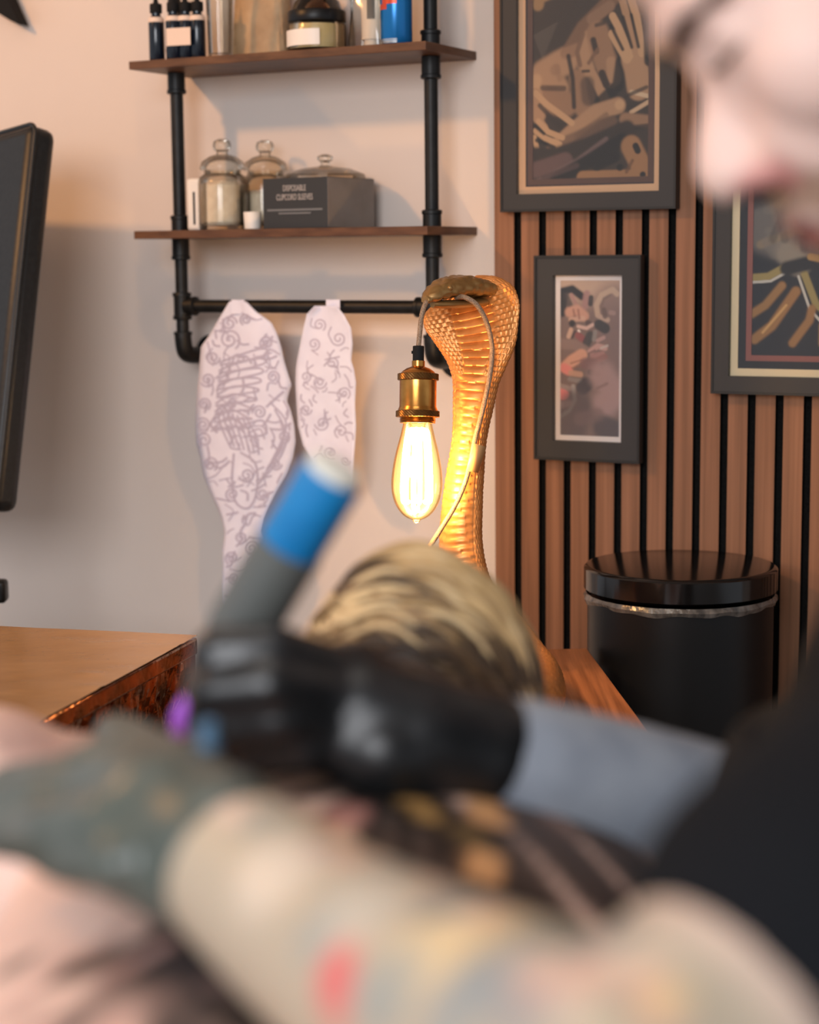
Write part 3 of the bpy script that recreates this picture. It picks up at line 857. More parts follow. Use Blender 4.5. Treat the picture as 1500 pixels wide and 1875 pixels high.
st3 = [([(.1, .75), (.35, .85), (.7, .7)], .14, (110, 104, 98), .12, .9), ([(.3, .95), (.4, 1.05)], .08, (140, 130, 116), .06, .9), ([(.55, .85), (.9, .95)], .1, (96, 88, 84), .08, .9),
       ([(0, 1.18), (.14, 1.17), (.3, 1.08)], .022, (150, 134, 84), .02, 1), ([(0, 1.22), (.16, 1.21), (.32, 1.12)], .008, (190, 186, 176), .006, 1),
       ([(.45, 1.15), (.55, 1.4), (.75, 1.6)], .02, (150, 134, 84), .02, 1), ([(.4, 1.17), (.5, 1.45), (.7, 1.68)], .008, (190, 186, 176), .006, 1),
       ([(0, 1.5), (.12, 1.42), (.26, 1.25)], .02, (150, 112, 70), .03, 1), ([(.03, 1.72), (.18, 1.6), (.38, 1.3)], .026, (150, 110, 68), .03, 1), ([(.36, 1.75), (.5, 1.55), (.52, 1.45)], .02, (150, 110, 68), .03, 1), ([(.1, 1.66), (.3, 1.42)], .006, (206, 164, 104), .01, .8), ([(.62, 1.75), (.62, 1.6)], .03, (150, 120, 80), .02, 1),
       ([(.3, 1.1), (.5, 1.05), (.9, 1.1)], .04, (40, 40, 44), .04, 1), ([(.5, 1.0), (.75, 1.05), (1, 1.12)], .02, (170, 134, 84), .02, 1), ([(.6, 1.3), (.9, 1.2)], .012, (150, 140, 120), .01, .9), ([(.85, 1.45), (.95, 1.7)], .05, (176, 132, 80), .03, .9), ([(.78, 1.75), (.95, 1.76)], .03, (60, 84, 150), .03, .9)]
for i in range(24):
    st3.append(([(rnd.random(), rnd.random()), (rnd.random(), rnd.random())], .02, rnd.choice(((120, 112, 104), (60, 58, 58), (150, 128, 96))), .03, .5))
picture('dark framed picture with cream mat line behind the tattooist chin, rightmost on the slats', .3065, .5765, 1.0525, 1.4525,
        (('frame_edge', .0035, 'frame_edge', -.0215), ('frame', .0215, 'frame', -.020), ('cream_mat', .0105, 'cream_mat', -.0105), ('dark_line', .0105, 'dark_mat', -.0085), ('rust_mat', .008, 'rust_mat', -.0078)), (40, 42, 48),
        [([(x, y * .96) for x, y in pl], r, c, so, op) for pl, r, c, so, op in st3])

# ------------------------------------------------------------------ pointed ornament on the wall, far left
orn = [(36, 46), (22, 16), (-10, -60), (-60, -110), (-90, -60), (-70, -25), (0, 27), (18, 38)]
o1 = [onw(x, y, WALL - .034) for x, y in orn]; o2 = [onw(x, y, WALL - .034) + WN * .026 for x, y in orn]
tag(MB().loft([o1, o2]).build('wall_ornament', M['black_matt'], None, loc=onw(-20, -20, WALL - .01), smooth=False, bevel=.002), 'black pointed ornament on the wall at the top left corner', 'ornament')

# ------------------------------------------------------------------ bin
bc = at(1246, 1033, 2.51)
Z_BIN = bc[2]
rb = .1303
lift = 0.0
tb = thing('waste_bin', 'round black waste bin with flat glossy lid in front of the slats', 'bin', A(bc[0], bc[1], 0))
MB().lathe([(rb - .012, 0), (rb - .006, .004), (rb - .004, .02), (rb - .004, Z_BIN - .047), (rb - .012, Z_BIN - .044)], A(bc[0], bc[1], 0), seg=72).build('bin_body', M['black'], tb)
MB().lathe([(rb - .004, 0), (rb + .001, .004), (rb + .001, .031), (rb - .002, .0345), (rb - .006, .0352), (.001, .0356)], A(bc[0], bc[1], Z_BIN - .0352), seg=72).build('lid', mat('lid_gloss', (16, 15, 15), .13, spec=.5), tb)
ln = MB()
rings = [[], [], []]
for k in range(120):
    a = 2 * PI * k / 120
    d = A(math.cos(a), math.sin(a), 0)
    w = .008 + .006 * (noise.noise(Vector((math.cos(a) * 4, math.sin(a) * 4, 1))) + .5)
    for j, (f, q) in enumerate(((0, 0), (.5, .0035), (1, .001))):
        rings[j].append(A(bc[0], bc[1], Z_BIN - .038 - w * f) + d * (rb - .003 + q + .0015 * random.random()))
ln.loft(rings, cap=False)
ln.build('bin_liner', M['liner'], tb)

# ------------------------------------------------------------------ wooden side table
ZT = .72
tR0 = onz(1075, 1187, ZT); tR1 = onz(1185, 1335, ZT)
ty = (tR0 - tR1); ty /= np.linalg.norm(ty); tx = A(ty[1], -ty[0], 0)
L_, Wd = .86, .46
tcen = tR0 - ty * L_ / 2 - tx * Wd / 2
tt = thing('side_table', 'oak side table with a thick plain top under the cobra lamp', 'table', A(tcen[0], tcen[1], 0))
MB().box(tcen - WZ * .0125, (Wd, L_, .025), (tx, ty, WZ)).build('table_top', M['oak'], tt, bevel=.0015)
for i in (-1, 1):
    for j in (-1, 1):
        c = tcen + tx * i * (Wd / 2 - .035) + ty * j * (L_ / 2 - .035)
        MB().box(A(c[0], c[1], (ZT - .025) / 2), (.04, .04, ZT - .025), (tx, ty, WZ)).build('leg', M['oak'], tt, bevel=.002)

# ------------------------------------------------------------------ cobra lamp
lamp_base = onz(860, 1290, ZT)
cl = thing('cobra_lamp', 'golden cobra figure lamp rearing up with a lit hanging filament bulb', 'lamp', A(lamp_base[0], lamp_base[1], ZT))
FV = -.20 * RIGHT - .98 * FWD; FV[2] = 0; FV /= np.linalg.norm(FV)          # belly direction
# px, py, depth, half width px, half thickness m, concavity m
SPINE = [(852, 519, 2.325, 24, .010, .000), (858, 525, 2.325, 42, .012, .003), (862, 535, 2.325, 60, .013, .008), (866, 550, 2.324, 76, .013, .015), (869, 568, 2.321, 83, .013, .021),
         (873, 590, 2.317, 84, .013, .022), (877, 615, 2.313, 76, .013, .019), (879, 640, 2.309, 67, .014, .013), (877, 668, 2.305, 53, .016, .007), (872, 700, 2.301, 41, .018, .002), (867, 740, 2.298, 36, .019, 0),
         (860, 800, 2.297, 30, .020, 0), (853, 860, 2.298, 32, .021, 0), (847, 920, 2.298, 35, .022, 0), (844, 1000, 2.298, 38, .023, 0), (853, 1070, 2.298, 44, .025, 0), (876, 1122, 2.294, 48, .027, 0), (915, 1165, 2.28, 50, .029, 0)]
bodyP = [(at(a, b, d), w / F_PX * d / .93, t, c) for a, b, d, w, t, c in SPINE]
ZC = ZT + .0305
tail = [onz(960, 1212, ZC + .012), onz(985, 1248, ZC), onz(978, 1288, ZC), onz(900, 1320, ZC), onz(780, 1318, ZC), onz(700, 1290, ZC), onz(715, 1262, ZC), onz(800, 1246, ZC - .002), onz(870, 1242, ZC - .006), onz(905, 1250, ZC - .012)]
tw = [.031, .0302, .029, .0275, .025, .023, .021, .018, .014, .007]
rows = [np.concatenate([p, [w, t, c]]) for p, w, t, c in bodyP] + [np.concatenate([p, [w, w, 0]]) for p, w in zip(tail, tw)]
rows = [np.array(r) for r in spline(rows, 22)]
NS = 200
RG = []
prevF = FV
arc = 0.0
for i, r in enumerate(rows):
    p = r[:3]; w, t, c = r[3:]
    a = rows[max(i - 40, 0)][:3]; b = rows[min(i + 40, len(rows) - 1)][:3]
    if i > 330: a = rows[i - 8][:3]; b = rows[min(i + 8, len(rows) - 1)][:3]
    T = b - a; T /= np.linalg.norm(T)
    if i: arc += np.linalg.norm(p - rows[i - 1][:3])
    F = prevF - T * (prevF @ T); F /= np.linalg.norm(F); prevF = F
    S = np.cross(T, F)
    ring = []
    hood = min(1.0, max(0.0, (w - .026) / .02))
    for k in range(NS):
        th = 2 * PI * k / NS
        x = math.cos(th); y = math.sin(th)           # y>0 : belly side
        xs = np.sign(x) * abs(x) ** (1 - .12 * hood)
        cx_ = xs * w; cy_ = y * t + c * xs * xs
        # surface relief
        nx_, ny_ = x, y
        belly = y > 0 and abs(xs) < (.46 if hood > .3 else .80)
        if belly:
            ph = (arc / .0105 + .35 * xs * xs) % 1.0
            d = -.0024 * (1 - ph) ** 3 + .0006
            if abs(xs) > (.42 if hood > .3 else .74): d -= .0006
        else:
            sw = .0078 if hood > .3 else .0062
            lat = (th / (2 * PI)) * round(PI * (w + .6 * t) * 1.15 / sw) if False else th / (2 * PI) * 34
            rowi = math.floor(arc / .0064); fy_ = arc / .0064 - rowi
            fx_ = (lat + .5 * (rowi % 2)) % 1.0 - .5
            d = .0024 * max(0, 1 - 3.4 * fx_ * fx_) * (1 - fy_) ** .7 - .0008
        q = p + S * (cx_ + d * nx_ * .4) + F * (cy_ + d * ny_)
        ring.append(q)
    RG.append(ring)
MB().loft(RG).build('cobra_body', M['gold'], cl, angle=70)
# head
hp = [(905, 545, 2.325, 20, 10), (888, 533, 2.315, 40, 17), (862, 528, 2.298, 45, 21), (838, 527, 2.278, 42, 22), (815, 530, 2.258, 36, 21), (797, 537, 2.244, 28, 17), (785, 544, 2.236, 20, 13), (778, 549, 2.231, 10, 7)]
HR = []
hpts = spline([np.concatenate([at(a, b, d), [w / F_PX * d, h / F_PX * d]]) for a, b, d, w, h in hp], 9)
hd = hpts[-1][:3] - hpts[0][:3]; hd[2] = 0; hd /= np.linalg.norm(hd)
hs = np.cross(hd, WZ)
for i, r in enumerate(hpts):
    ring = []
    for k in range(64):
        th = 2 * PI * k / 64
        x, y = math.cos(th), math.sin(th)
        yy = y * (1.0 if y > 0 else .72)
        q = r[:3] + hs * r[3] * .82 * np.sign(x) * abs(x) ** .8 + WZ * r[4] * np.sign(yy) * abs(yy) ** .85
        cell = noise.cell_vector(Vector((q[0] * 110, q[1] * 110, q[2] * 130)))
        vd = noise.voronoi(Vector((q[0] * 70, q[1] * 70, q[2] * 70)))[0]
        q = q + (WZ * y + hs * x) * .0042 * (min(vd[1] - vd[0], .5) - .2)
        ring.append(q)
    HR.append(ring)
MB().loft(HR).build('cobra_head', M['gold_old'], cl, angle=60)
for sgn in (-1, 1):
    e = hpts[len(hpts) * 5 // 8]
    MB().ell(e[:3] + hs * sgn * e[3] * .74 + WZ * e[4] * .28, (.0035, .0035, .0035)).build('eye', M['gold_old'], cl)
# jaw line under the head
jw = [np.concatenate([at(a, b, d), [w / F_PX * d]]) for a, b, d, w in ((880, 553, 2.305, 26), (850, 556, 2.285, 28), (822, 557, 2.262, 24), (800, 557, 2.248, 16), (792, 556, 2.243, 8))]
jr = []
for r in spline(jw, 7):
    jr.append([r[:3] + hs * r[3] * .8 * math.cos(2 * PI * k / 40) + WZ * .0052 * math.sin(2 * PI * k / 40) for k in range(40)])
MB().loft(jr).build('lower_jaw', M['gold_old'], cl)

SD = 2.225
ux = SD / F_PX
sock_top = at(766.5, 634, SD); bulb_end = at(762.5, 958, SD)
axd = bulb_end - sock_top; axd /= np.linalg.norm(axd)


def along(y): return sock_top + axd * (y - 634) * ux


def prof(l): return [(r * ux, (y - 634) * ux) for y, r in l]


cord1 = spline([at(806, 549, 2.255), at(790, 546, 2.240), at(779, 557, 2.229), at(772, 580, 2.226), at(769, 608, SD), sock_top, along(640)], 10)
MB().tube(cord1, .0031, 16).build('lamp_cord', M['cord'], cl)
cord2 = spline([at(836, 545, 2.262), at(850, 544, 2.245), at(872, 557, 2.243), at(889, 585, 2.25), at(899, 620, 2.262), at(901, 655, 2.268), at(895, 700, 2.266), at(884, 750, 2.264), at(871, 800, 2.264), at(864, 835, 2.264), at(853, 880, 2.264), at(834, 925, 2.262), at(808, 968, 2.258), at(784, 1006, 2.252), at(752, 1060, 2.24), at(735, 1130, 2.22), at(720, 1200, 2.19), onz(715, 1262, ZT + .0032) - ty * .12, onz(690, 1275, ZT + .0032) - ty * .2, onz(620, 1275, ZT + .0032) - ty * .22], 10)
MB().tube(cord2, .0031, 16).build('lamp_cord', M['cord'], cl)
tp = [at(869, 812, 2.2602), at(890, 818, 2.27), at(876, 866, 2.27), at(853, 862, 2.2602)]
tq = [at(864, 812, 2.2588), at(858, 862, 2.2588)]
rowsT = [[tp[0], (tp[0] + tp[1]) / 2 - FWD * .0025, tp[1]], [tp[3], (tp[3] + tp[2]) / 2 - FWD * .0025, tp[2]]]
ot = MB().loft(rowsT, cap=False, closed=False).build('tape_strip', M['tape'], cl)
md_ = ot.modifiers.new('thickness', 'SOLIDIFY'); md_.thickness = .0003

sock = MB().lathe(prof([(661, 8), (661, 12), (671, 12), (672, 14), (675, 22), (680, 29), (685, 33), (697, 34), (744, 34), (747, 35), (752, 37), (764, 37), (765, 33), (767, 32), (768.5, 33.5), (770, 32), (771.5, 33.5), (773, 32), (775, 33), (775, 20)]), sock_top, axd, 64).build('lamp_socket', M['brass'], cl, angle=50)
MB().lathe(prof([(633, 4), (633.5, 9.5), (634.5, 10.5), (661, 10.5), (661.5, 9)]), sock_top, axd, 32).tube([along(645) - RIGHT * .0062, along(645) - RIGHT * .0085], .0018, 12).build('cord_grip', M['black_matt'], sock)
for y0, y1, r in ((684, 697, 37.2), (752, 764.5, 39.6)):
    pr = [(y0, 33.5), (y0 + .3, r - .8)] + [(y0 + 1 + (y1 - y0 - 2) * i / 8, r) for i in range(9)] + [(y1 - .3, r - .8), (y1, 33.5)]
    MB().lathe(prof(pr), sock_top, axd, 160, fn=lambda i, k: (.00045 if (i + k) % 4 < 2 else -.0001) * (1 if 2 <= i <= 10 else 0)).build('knurled_ring', M['brass_dark'], sock, angle=30)
bl = [(773, 26), (778, 27), (800, 32), (825, 38.5), (850, 43.5), (870, 46), (888, 46.8), (905, 45), (920, 40.5), (933, 33.5), (943, 25), (949, 16), (952, 8), (955, 6), (958, 3), (958.5, .5)]
blp = [tuple(p) for p in spline(prof(bl), 5)]
bulb = MB().lathe(blp, sock_top, axd, 64).build('light_bulb', M['amber'], cl, angle=80)
fil = MB()
for k in range(6):
    a = 2 * PI * k / 6 + .3
    d = math.cos(a) * RIGHT + math.sin(a) * FWD
    fil.tube(spline([along(786) + d * .006, along(796) + d * .0125, along(850) + d * .0165, along(912) + d * .0175, along(920) + d * .013], 6), .003, 8)
fil.build('filament', M['filament'], bulb)
MB().lathe(prof([(774, 16), (782, 14), (794, 6), (850, 2.2), (918, 2), (920, 1)]), sock_top, axd, 20).build('glass_stem', M['glass'], bulb)
# added glowing volume imitating the overexposed core of the lit bulb
vm = bpy.data.materials.new('bulb_glow'); vm.use_nodes = True
nt = vm.node_tree; nt.nodes.clear()
vo = nt.nodes.new('ShaderNodeOutputMaterial'); ve = nt.nodes.new('ShaderNodeEmission')
ve.inputs[0].default_value = (1.0, .66, .32, 1); ve.inputs[1].default_value = 26.0
nt.links.new(ve.outputs[0], vo.inputs['Volume'])
MB().lathe([(max(r - .0022, 1e-5), h) for r, h in blp[4:-6]], sock_top, axd, 48).build('bulb_glow', vm, bulb)
bl_lamp = lamp('bulb_light', 'POINT', along(865), 4.0, (1.0, .60, .29), size=.014)

# ------------------------------------------------------------------ film wrapped trolley
ZF = .80
k0 = onz(362, 1165, ZF); k1 = onz(150, 1280, ZF)
fy = k0 - k1; fy /= np.linalg.norm(fy); fx = A(fy[1], -fy[0], 0)
FL, FW = .66, .60
fc_ = k0 - fy * FL / 2 - fx * FW / 2
tr = thing('work_trolley', 'low work trolley wrapped in glossy brown plastic film, at the left', 'trolley', A(fc_[0], fc_[1], 0))
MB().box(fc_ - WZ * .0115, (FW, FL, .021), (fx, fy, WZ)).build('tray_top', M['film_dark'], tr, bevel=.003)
g = []
for j in range(61):
    row = []
    for i in range(61):
        x = -FW / 2 + FW * i / 60; y = -FL / 2 + FL * j / 60
        h = .0009 + .0010 * abs(noise.noise(Vector((x * 7 + y * 3, y * 14, 2)))) + .006 * max(0, noise.noise(Vector((x * 26, y * 60, 5))) - .42)
        row.append(fc_ + fx * x + fy * y + WZ * h)
    g.append(row)
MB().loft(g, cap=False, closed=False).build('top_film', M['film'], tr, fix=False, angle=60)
g = []
for j in range(26):
    row = []
    for i in range(90):
        y = FL / 2 - FL * i / 89; z = -.022 - .26 * j / 25
        amp = .004 + .012 * min(1, j / 12)
        h = amp * noise.noise(Vector((y * 24, z * 34, 8))) + .004 * noise.noise(Vector((y * 80, z * 90, 3))) - .012 * (j / 25)
        row.append(fc_ + fx * (FW / 2 + h - .004) + fy * y + WZ * z)
    g.append(row)
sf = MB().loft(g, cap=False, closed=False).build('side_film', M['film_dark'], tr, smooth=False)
m_ = sf.modifiers.new('thickness', 'SOLIDIFY'); m_.thickness = .0006
MB().box(fc_ - WZ * .17, (FW - .05, FL - .04, .29), (fx, fy, WZ)).build('cabinet', M['black_matt'], tr, bevel=.004)
for i in (-1, 1):
    for j in (-1, 1):
        c = fc_ + fx * i * (FW / 2 - .06) + fy * j * (FL / 2 - .06)
        MB().tube([A(c[0], c[1], 0), A(c[0], c[1], ZF - .3)], .016, 14).build('leg', M['black'], tr)

# ------------------------------------------------------------------ padded chair at the far left
ct = at(108, 240, 2.80); cb_ = at(36, 940, 2.74)
upv = ct - cb_; HC = np.linalg.norm(upv); upv /= HC
tv = at(58, 240, 2.765) - ct
tv -= upv * (tv @ upv); TH = np.linalg.norm(tv); tv /= TH
lf = np.cross(upv, tv)
if lf @ RIGHT > 0: lf = -lf
CW = .46
cc_ = (ct + cb_) / 2 + tv * TH / 2 + lf * CW / 2
ch = thing('padded_chair', 'black padded client chair with tall backrest at the left edge', 'chair', A(cc_[0], cc_[1], 0))
pad = MB().box(cc_, (CW, TH, HC), (lf, tv, upv)).build('backrest', M['leather'], ch, bevel=.016)
pp = []
cr_ = .03
for (a, b) in ((1, 1), (1, -1), (-1, -1), (-1, 1)):
    pass
def rrect(w, h, r, n=8):
    out = []
    for cx, cy, a0 in ((w - r, h - r, 0), (-w + r, h - r, 90), (-w + r, -h + r, 180), (w - r, -h + r, 270)):
        for i in range(n + 1):
            a = math.radians(a0 + 90 * i / n); out.append((cx + r * math.cos(a), cy + r * math.sin(a)))
    return out + [out[0]]
for q in (TH / 2 - .006,):
    MB().tube([cc_ + lf * x + upv * y + tv * q for x, y in rrect(CW / 2 + .001, HC / 2 + .001, .018)], .0035, 10, cap=False).build('piping', M['leather'], pad)
for x in (-.08, .08):
    MB().tube([cc_ + lf * x + upv * (-HC / 2 + .03) + tv * (TH / 2 + .0005), cc_ + lf * x + upv * (HC / 2 - .03) + tv * (TH / 2 + .0005)], .002, 8).build('seam', M['leather'], pad)
hb = cb_ + tv * TH / 2 + lf * .06
MB().chain([hb + upv * .05, hb - upv * .03, A(hb[0] - .03, hb[1] + .01, hb[2] - .10)], [.014, .014, .012]).build('hinge_bracket', M['black'], ch)
kn = at(4, 1082, 2.74)
MB().box(kn - RIGHT * .02, (.055, .03, .034), (RIGHT, A(0, 1, 0), WZ)).build('lever', M['black'], ch, bevel=.006)
seat_c = A(cc_[0] - .13, cc_[1] - .12, .52)
MB().box(seat_c, (.46, .46, .09), (lf, np.cross(WZ, lf), WZ)).build('seat', M['leather'], ch, bevel=.02)
MB().tube([A(hb[0] - .03, hb[1] + .01, hb[2] - .10), kn - RIGHT * .03, A(kn[0] - .06, kn[1], .5)], .014, 14).build('back_post', M['black'], ch)
MB().lathe([(.24, 0), (.24, .02), (.06, .035), (.035, .06), (.035, .48)], A(seat_c[0], seat_c[1], 0), seg=40).build('pedestal', M['steel'], ch)

# ------------------------------------------------------------------ treatment bed
bd = thing('treatment_bed', 'black upholstered treatment bed under the lying client', 'bed', A(-.06, .3, 0))
MB().box((-.06, .26, .73), (.5, 1.75, .07)).build('mattress', M['leather'], bd, bevel=.02)
MB().box((0, 1.27, .79), (.26, .24, .08)).build('head_rest', M['leather'], bd, bevel=.025)
for i in (-1, 1):
    for j in (-.5, 1.0):
        MB().tube([(-.06 + i * .2, j, 0), (-.06 + i * .2, j, .70)], .02, 14).build('leg', M['steel'], bd)

# ------------------------------------------------------------------ client lying on the bed
ZB = .985
cb = MB()
ax_pts = [(-.07, .30, .87), (-.068, .42, .87), (-.065, .55, .868), (-.055, .70, .872), (-.045, .85, .877), (-.035, .96, .877), (-.025, 1.05, .872), (-.015, 1.11, .872), (-.005, 1.16, .885), (0.0, 1.2, .90)]
cb.eloft(ax_pts, (1, 0, 0), [.165, .17, .158, .162, .18, .19, .18, .13, .066, .055], [.105, .108, .098, .102, .108, .106, .094, .078, .062, .055])
HC_ = A(.004, 1.265, .938)
cb.ell(HC_, (.072, .092, .093))
cb.ell(HC_ + A(0, -.01, -.045), (.058, .06, .07))
cb.ell(HC_ + A(0, .065, -.075), (.014, .02, .014))                                  # face down into the rest: nose
for sgn in (-1, 1):
    cb.ell(HC_ + A(sgn * .073, .0, -.012), (.009, .018, .028))                      # ears
    cb.chain([(-.03 + sgn * .15, 1.03, .90 if sgn < 0 else .88), (-.03 + sgn * .205, 1.02, .912 if sgn < 0 else .865)], [.078, .07])
    x0 = -.07 + sgn * .085
    cb.chain([(x0, .30, .87), (x0 + sgn * .02, -.12, .84), (x0 + sgn * .02, -.5, .835), (x0 + sgn * .03, -.56, .80)], [.085, .058, .04, .032])
# arms: left arm out to the side and up beside the head rest; right arm hangs by the bed
armL = [(-.25, 1.03, .928), (-.46, 1.03, .925), (-.50, 1.30, .85)]
armR = [(.175, 1.02, .885), (.205, 1.18, .835), (.13, 1.36, .815)]
cb.chain(armL, [.068, .052, .032]); cb.chain(armR, [.058, .043, .03])
for (w, pd) in ((A(-.50, 1.30, .85), A(.1, .95, -.15)), (A(.13, 1.36, .815), A(-.15, .95, -.1))):
    pd = pd / np.linalg.norm(pd); sd_ = np.cross(pd, WZ) if abs(pd[2]) < .8 else A(0, 1, 0)
    sd_ /= np.linalg.norm(sd_)
    cb.chain([w, w + pd * .05, w + pd * .085], [.026, .032, .028])
    for i, ln_ in enumerate((.062, .072, .068, .052)):
        b0_ = w + pd * .09 + sd_ * (i - 1.5) * .019
        cb.chain([b0_, b0_ + pd * ln_ * .6, b0_ + pd * ln_ - WZ * .008], [.0095, .0088, .0075])
    cb.chain([w + pd * .03 + sd_ * -.03, w + pd * .06 + sd_ * -.052, w + pd * .088 + sd_ * -.055], [.012, .0105, .009])
cme = fuse(cb, .007, 6)
P = coords(cme)


def T(*pts, z=ZB):
    return [onz(x, y, z) for x, y in pts]


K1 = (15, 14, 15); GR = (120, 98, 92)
ct_ = []
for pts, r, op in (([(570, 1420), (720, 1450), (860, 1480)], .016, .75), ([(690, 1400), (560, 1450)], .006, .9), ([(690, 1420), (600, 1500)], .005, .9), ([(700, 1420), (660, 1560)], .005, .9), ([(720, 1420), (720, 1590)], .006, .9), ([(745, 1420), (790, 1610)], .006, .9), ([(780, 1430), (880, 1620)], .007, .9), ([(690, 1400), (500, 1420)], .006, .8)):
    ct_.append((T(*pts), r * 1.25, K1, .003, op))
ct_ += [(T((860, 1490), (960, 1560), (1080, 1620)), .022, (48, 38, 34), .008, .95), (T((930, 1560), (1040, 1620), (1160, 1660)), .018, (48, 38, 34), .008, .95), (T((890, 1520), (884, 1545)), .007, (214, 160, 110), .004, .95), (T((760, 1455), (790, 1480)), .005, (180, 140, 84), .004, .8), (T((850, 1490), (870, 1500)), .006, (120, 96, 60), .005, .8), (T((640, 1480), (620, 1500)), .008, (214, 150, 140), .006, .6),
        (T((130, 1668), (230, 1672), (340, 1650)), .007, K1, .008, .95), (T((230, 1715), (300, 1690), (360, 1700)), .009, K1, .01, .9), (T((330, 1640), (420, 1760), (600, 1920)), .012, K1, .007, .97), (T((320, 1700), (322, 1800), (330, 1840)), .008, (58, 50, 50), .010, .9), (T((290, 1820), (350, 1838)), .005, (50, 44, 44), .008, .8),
        (T((30, 1780), (110, 1766)), .008, (62, 54, 54), .012, .85), (T((0, 1602), (40, 1612)), .004, (60, 52, 50), .006, .8), (T((180, 1730), (220, 1760)), .006, GR, .012, .5), (T((0, 1680), (100, 1640)), .004, (180, 140, 130), .012, .4),
        (T((60, 1320), (160, 1340), (240, 1310)), .010, (170, 130, 120), .02, .5), (T((0, 1345), (120, 1370)), .006, (160, 124, 116), .02, .5)]
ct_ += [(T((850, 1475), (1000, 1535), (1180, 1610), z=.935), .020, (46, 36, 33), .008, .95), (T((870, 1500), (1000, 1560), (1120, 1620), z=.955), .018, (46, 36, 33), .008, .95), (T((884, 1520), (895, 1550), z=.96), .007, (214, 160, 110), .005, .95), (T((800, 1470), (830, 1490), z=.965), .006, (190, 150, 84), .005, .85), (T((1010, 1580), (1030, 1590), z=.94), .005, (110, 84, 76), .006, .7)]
rk = random.Random(9)
for i in range(11):
    x, y = rk.uniform(0, 420), rk.uniform(1600, 1875)
    a_ = rk.uniform(-.5, .9); l_ = rk.uniform(40, 120)
    ct_.append((T((x, y), (x + l_ * math.cos(a_), y + l_ * math.sin(a_))), rk.uniform(.002, .005), rk.choice(((150, 120, 112), (190, 140, 134), (96, 80, 78), (204, 160, 150))), .006, rk.uniform(.35, .7)))
for i in range(10):
    x, y = rk.uniform(0, 300), rk.uniform(1300, 1390)
    ct_.append((T((x, y), (x + 50, y + rk.uniform(-20, 20)), z=.99), .004, (156, 124, 114), .008, .45))
flat = lambda p: np.array(p, float) * A(1, 1, 0)
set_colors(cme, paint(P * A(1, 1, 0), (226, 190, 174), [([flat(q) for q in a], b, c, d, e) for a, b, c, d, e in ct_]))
set_coords(cme, P - A(-.05, .6, .78))
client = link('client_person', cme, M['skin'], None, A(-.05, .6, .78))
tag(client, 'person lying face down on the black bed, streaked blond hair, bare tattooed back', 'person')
# trousers
tm = MB().eloft([(-.07, .20, .87), (-.07, .30, .87), (-.068, .46, .87)], (1, 0, 0), [.16, .177, .18], [.11, .116, .118])
for sgn in (-1, 1):
    x0 = -.07 + sgn * .085
    tm.chain([(x0, .30, .87), (x0 + sgn * .02, -.12, .84), (x0 + sgn * .02, -.46, .835)], [.094, .068, .052])
tme = fuse(tm, .009, 4)
set_coords(tme, coords(tme) - A(-.05, .6, .78))
link('trousers', tme, M['trousers'], client, A(-.05, .6, .78))
# hair: cap plus combed locks, blond with dark streaks
hv = MB(); hc = []
blond = [(194, 164, 116), (180, 150, 104), (164, 136, 94), (206, 180, 136), (146, 118, 80), (126, 102, 70)]
dark = [(70, 56, 42), (56, 44, 34), (92, 74, 52)]


def add_col(mb, n0, col):
    hc.extend([lin(col)[:3]] * (len(mb.v) - n0))


def head_pt(az, el, k=1.0):
    """az from +x over the crown; unit direction on the skull"""
    d = A(math.cos(el) * math.cos(az), -math.cos(el) * math.sin(az), math.sin(el))
    return HC_ + d * A(.083, .102, .104) * k


n0 = len(hv.v); hv.ell(HC_ + A(.0, -.002, .006), (.079, .098, .099), None, 40, 24); add_col(hv, n0, (150, 122, 84))
hr = random.Random(11)
for i in range(560):
    # locks sweep from the upper left over the crown down to the right
    e0 = hr.uniform(.0, 1.5); a0 = PI * hr.uniform(-.15, 1.15)
    p = head_pt(a0, e0, hr.uniform(.97, 1.0))
    wav = hr.uniform(0, 6.3); lift = hr.uniform(.0, .10); L = hr.uniform(.06, .14)
    pts = [p]
    for s_ in range(9):
        nrm = (p - HC_) / A(.083, .102, .104); nrm /= np.linalg.norm(nrm)
        flow = A(.84, -.3, -.30 + .55 * math.sin(wav * .16 + s_ * .55 + nrm[0] * 2.5))
        f = flow - nrm * (flow @ nrm); f /= (np.linalg.norm(f) + 1e-9)
        p = p + f * L / 9
        v = (p - HC_) / A(.083, .102, .104); v /= np.linalg.norm(v)
        p = HC_ + v * A(.083, .102, .104) * (1.0 + lift * math.sin(PI * min(1, s_ / 8)) * .8)
        pts.append(p)
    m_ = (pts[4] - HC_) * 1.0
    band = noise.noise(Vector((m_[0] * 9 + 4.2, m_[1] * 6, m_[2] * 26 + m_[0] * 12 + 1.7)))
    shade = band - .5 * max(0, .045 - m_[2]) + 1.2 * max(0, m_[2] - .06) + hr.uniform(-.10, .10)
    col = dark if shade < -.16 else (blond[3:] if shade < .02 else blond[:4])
    n0 = len(hv.v)
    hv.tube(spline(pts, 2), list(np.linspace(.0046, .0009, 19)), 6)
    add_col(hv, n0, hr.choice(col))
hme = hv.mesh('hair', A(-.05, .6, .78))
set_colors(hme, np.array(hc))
hme.polygons.foreach_set('use_smooth', [True] * len(hme.polygons))
tag(link('hair', hme, M['hair'], client, A(-.05, .6, .78)), 'short blond hair with dark streaks')

# ------------------------------------------------------------------ tattooist
# joints
nose_tip = at(1285, 345, .85)
th_ = math.radians(34)
HF = -math.cos(th_) * RIGHT + math.sin(th_) * DOWN
HU = -(math.sin(th_) * RIGHT + math.cos(th_) * DOWN)
HS = -FWD
HO = nose_tip - HF * .118 + HU * .045


def hl(f, u, s): return HO + HF * f + HU * u + HS * s


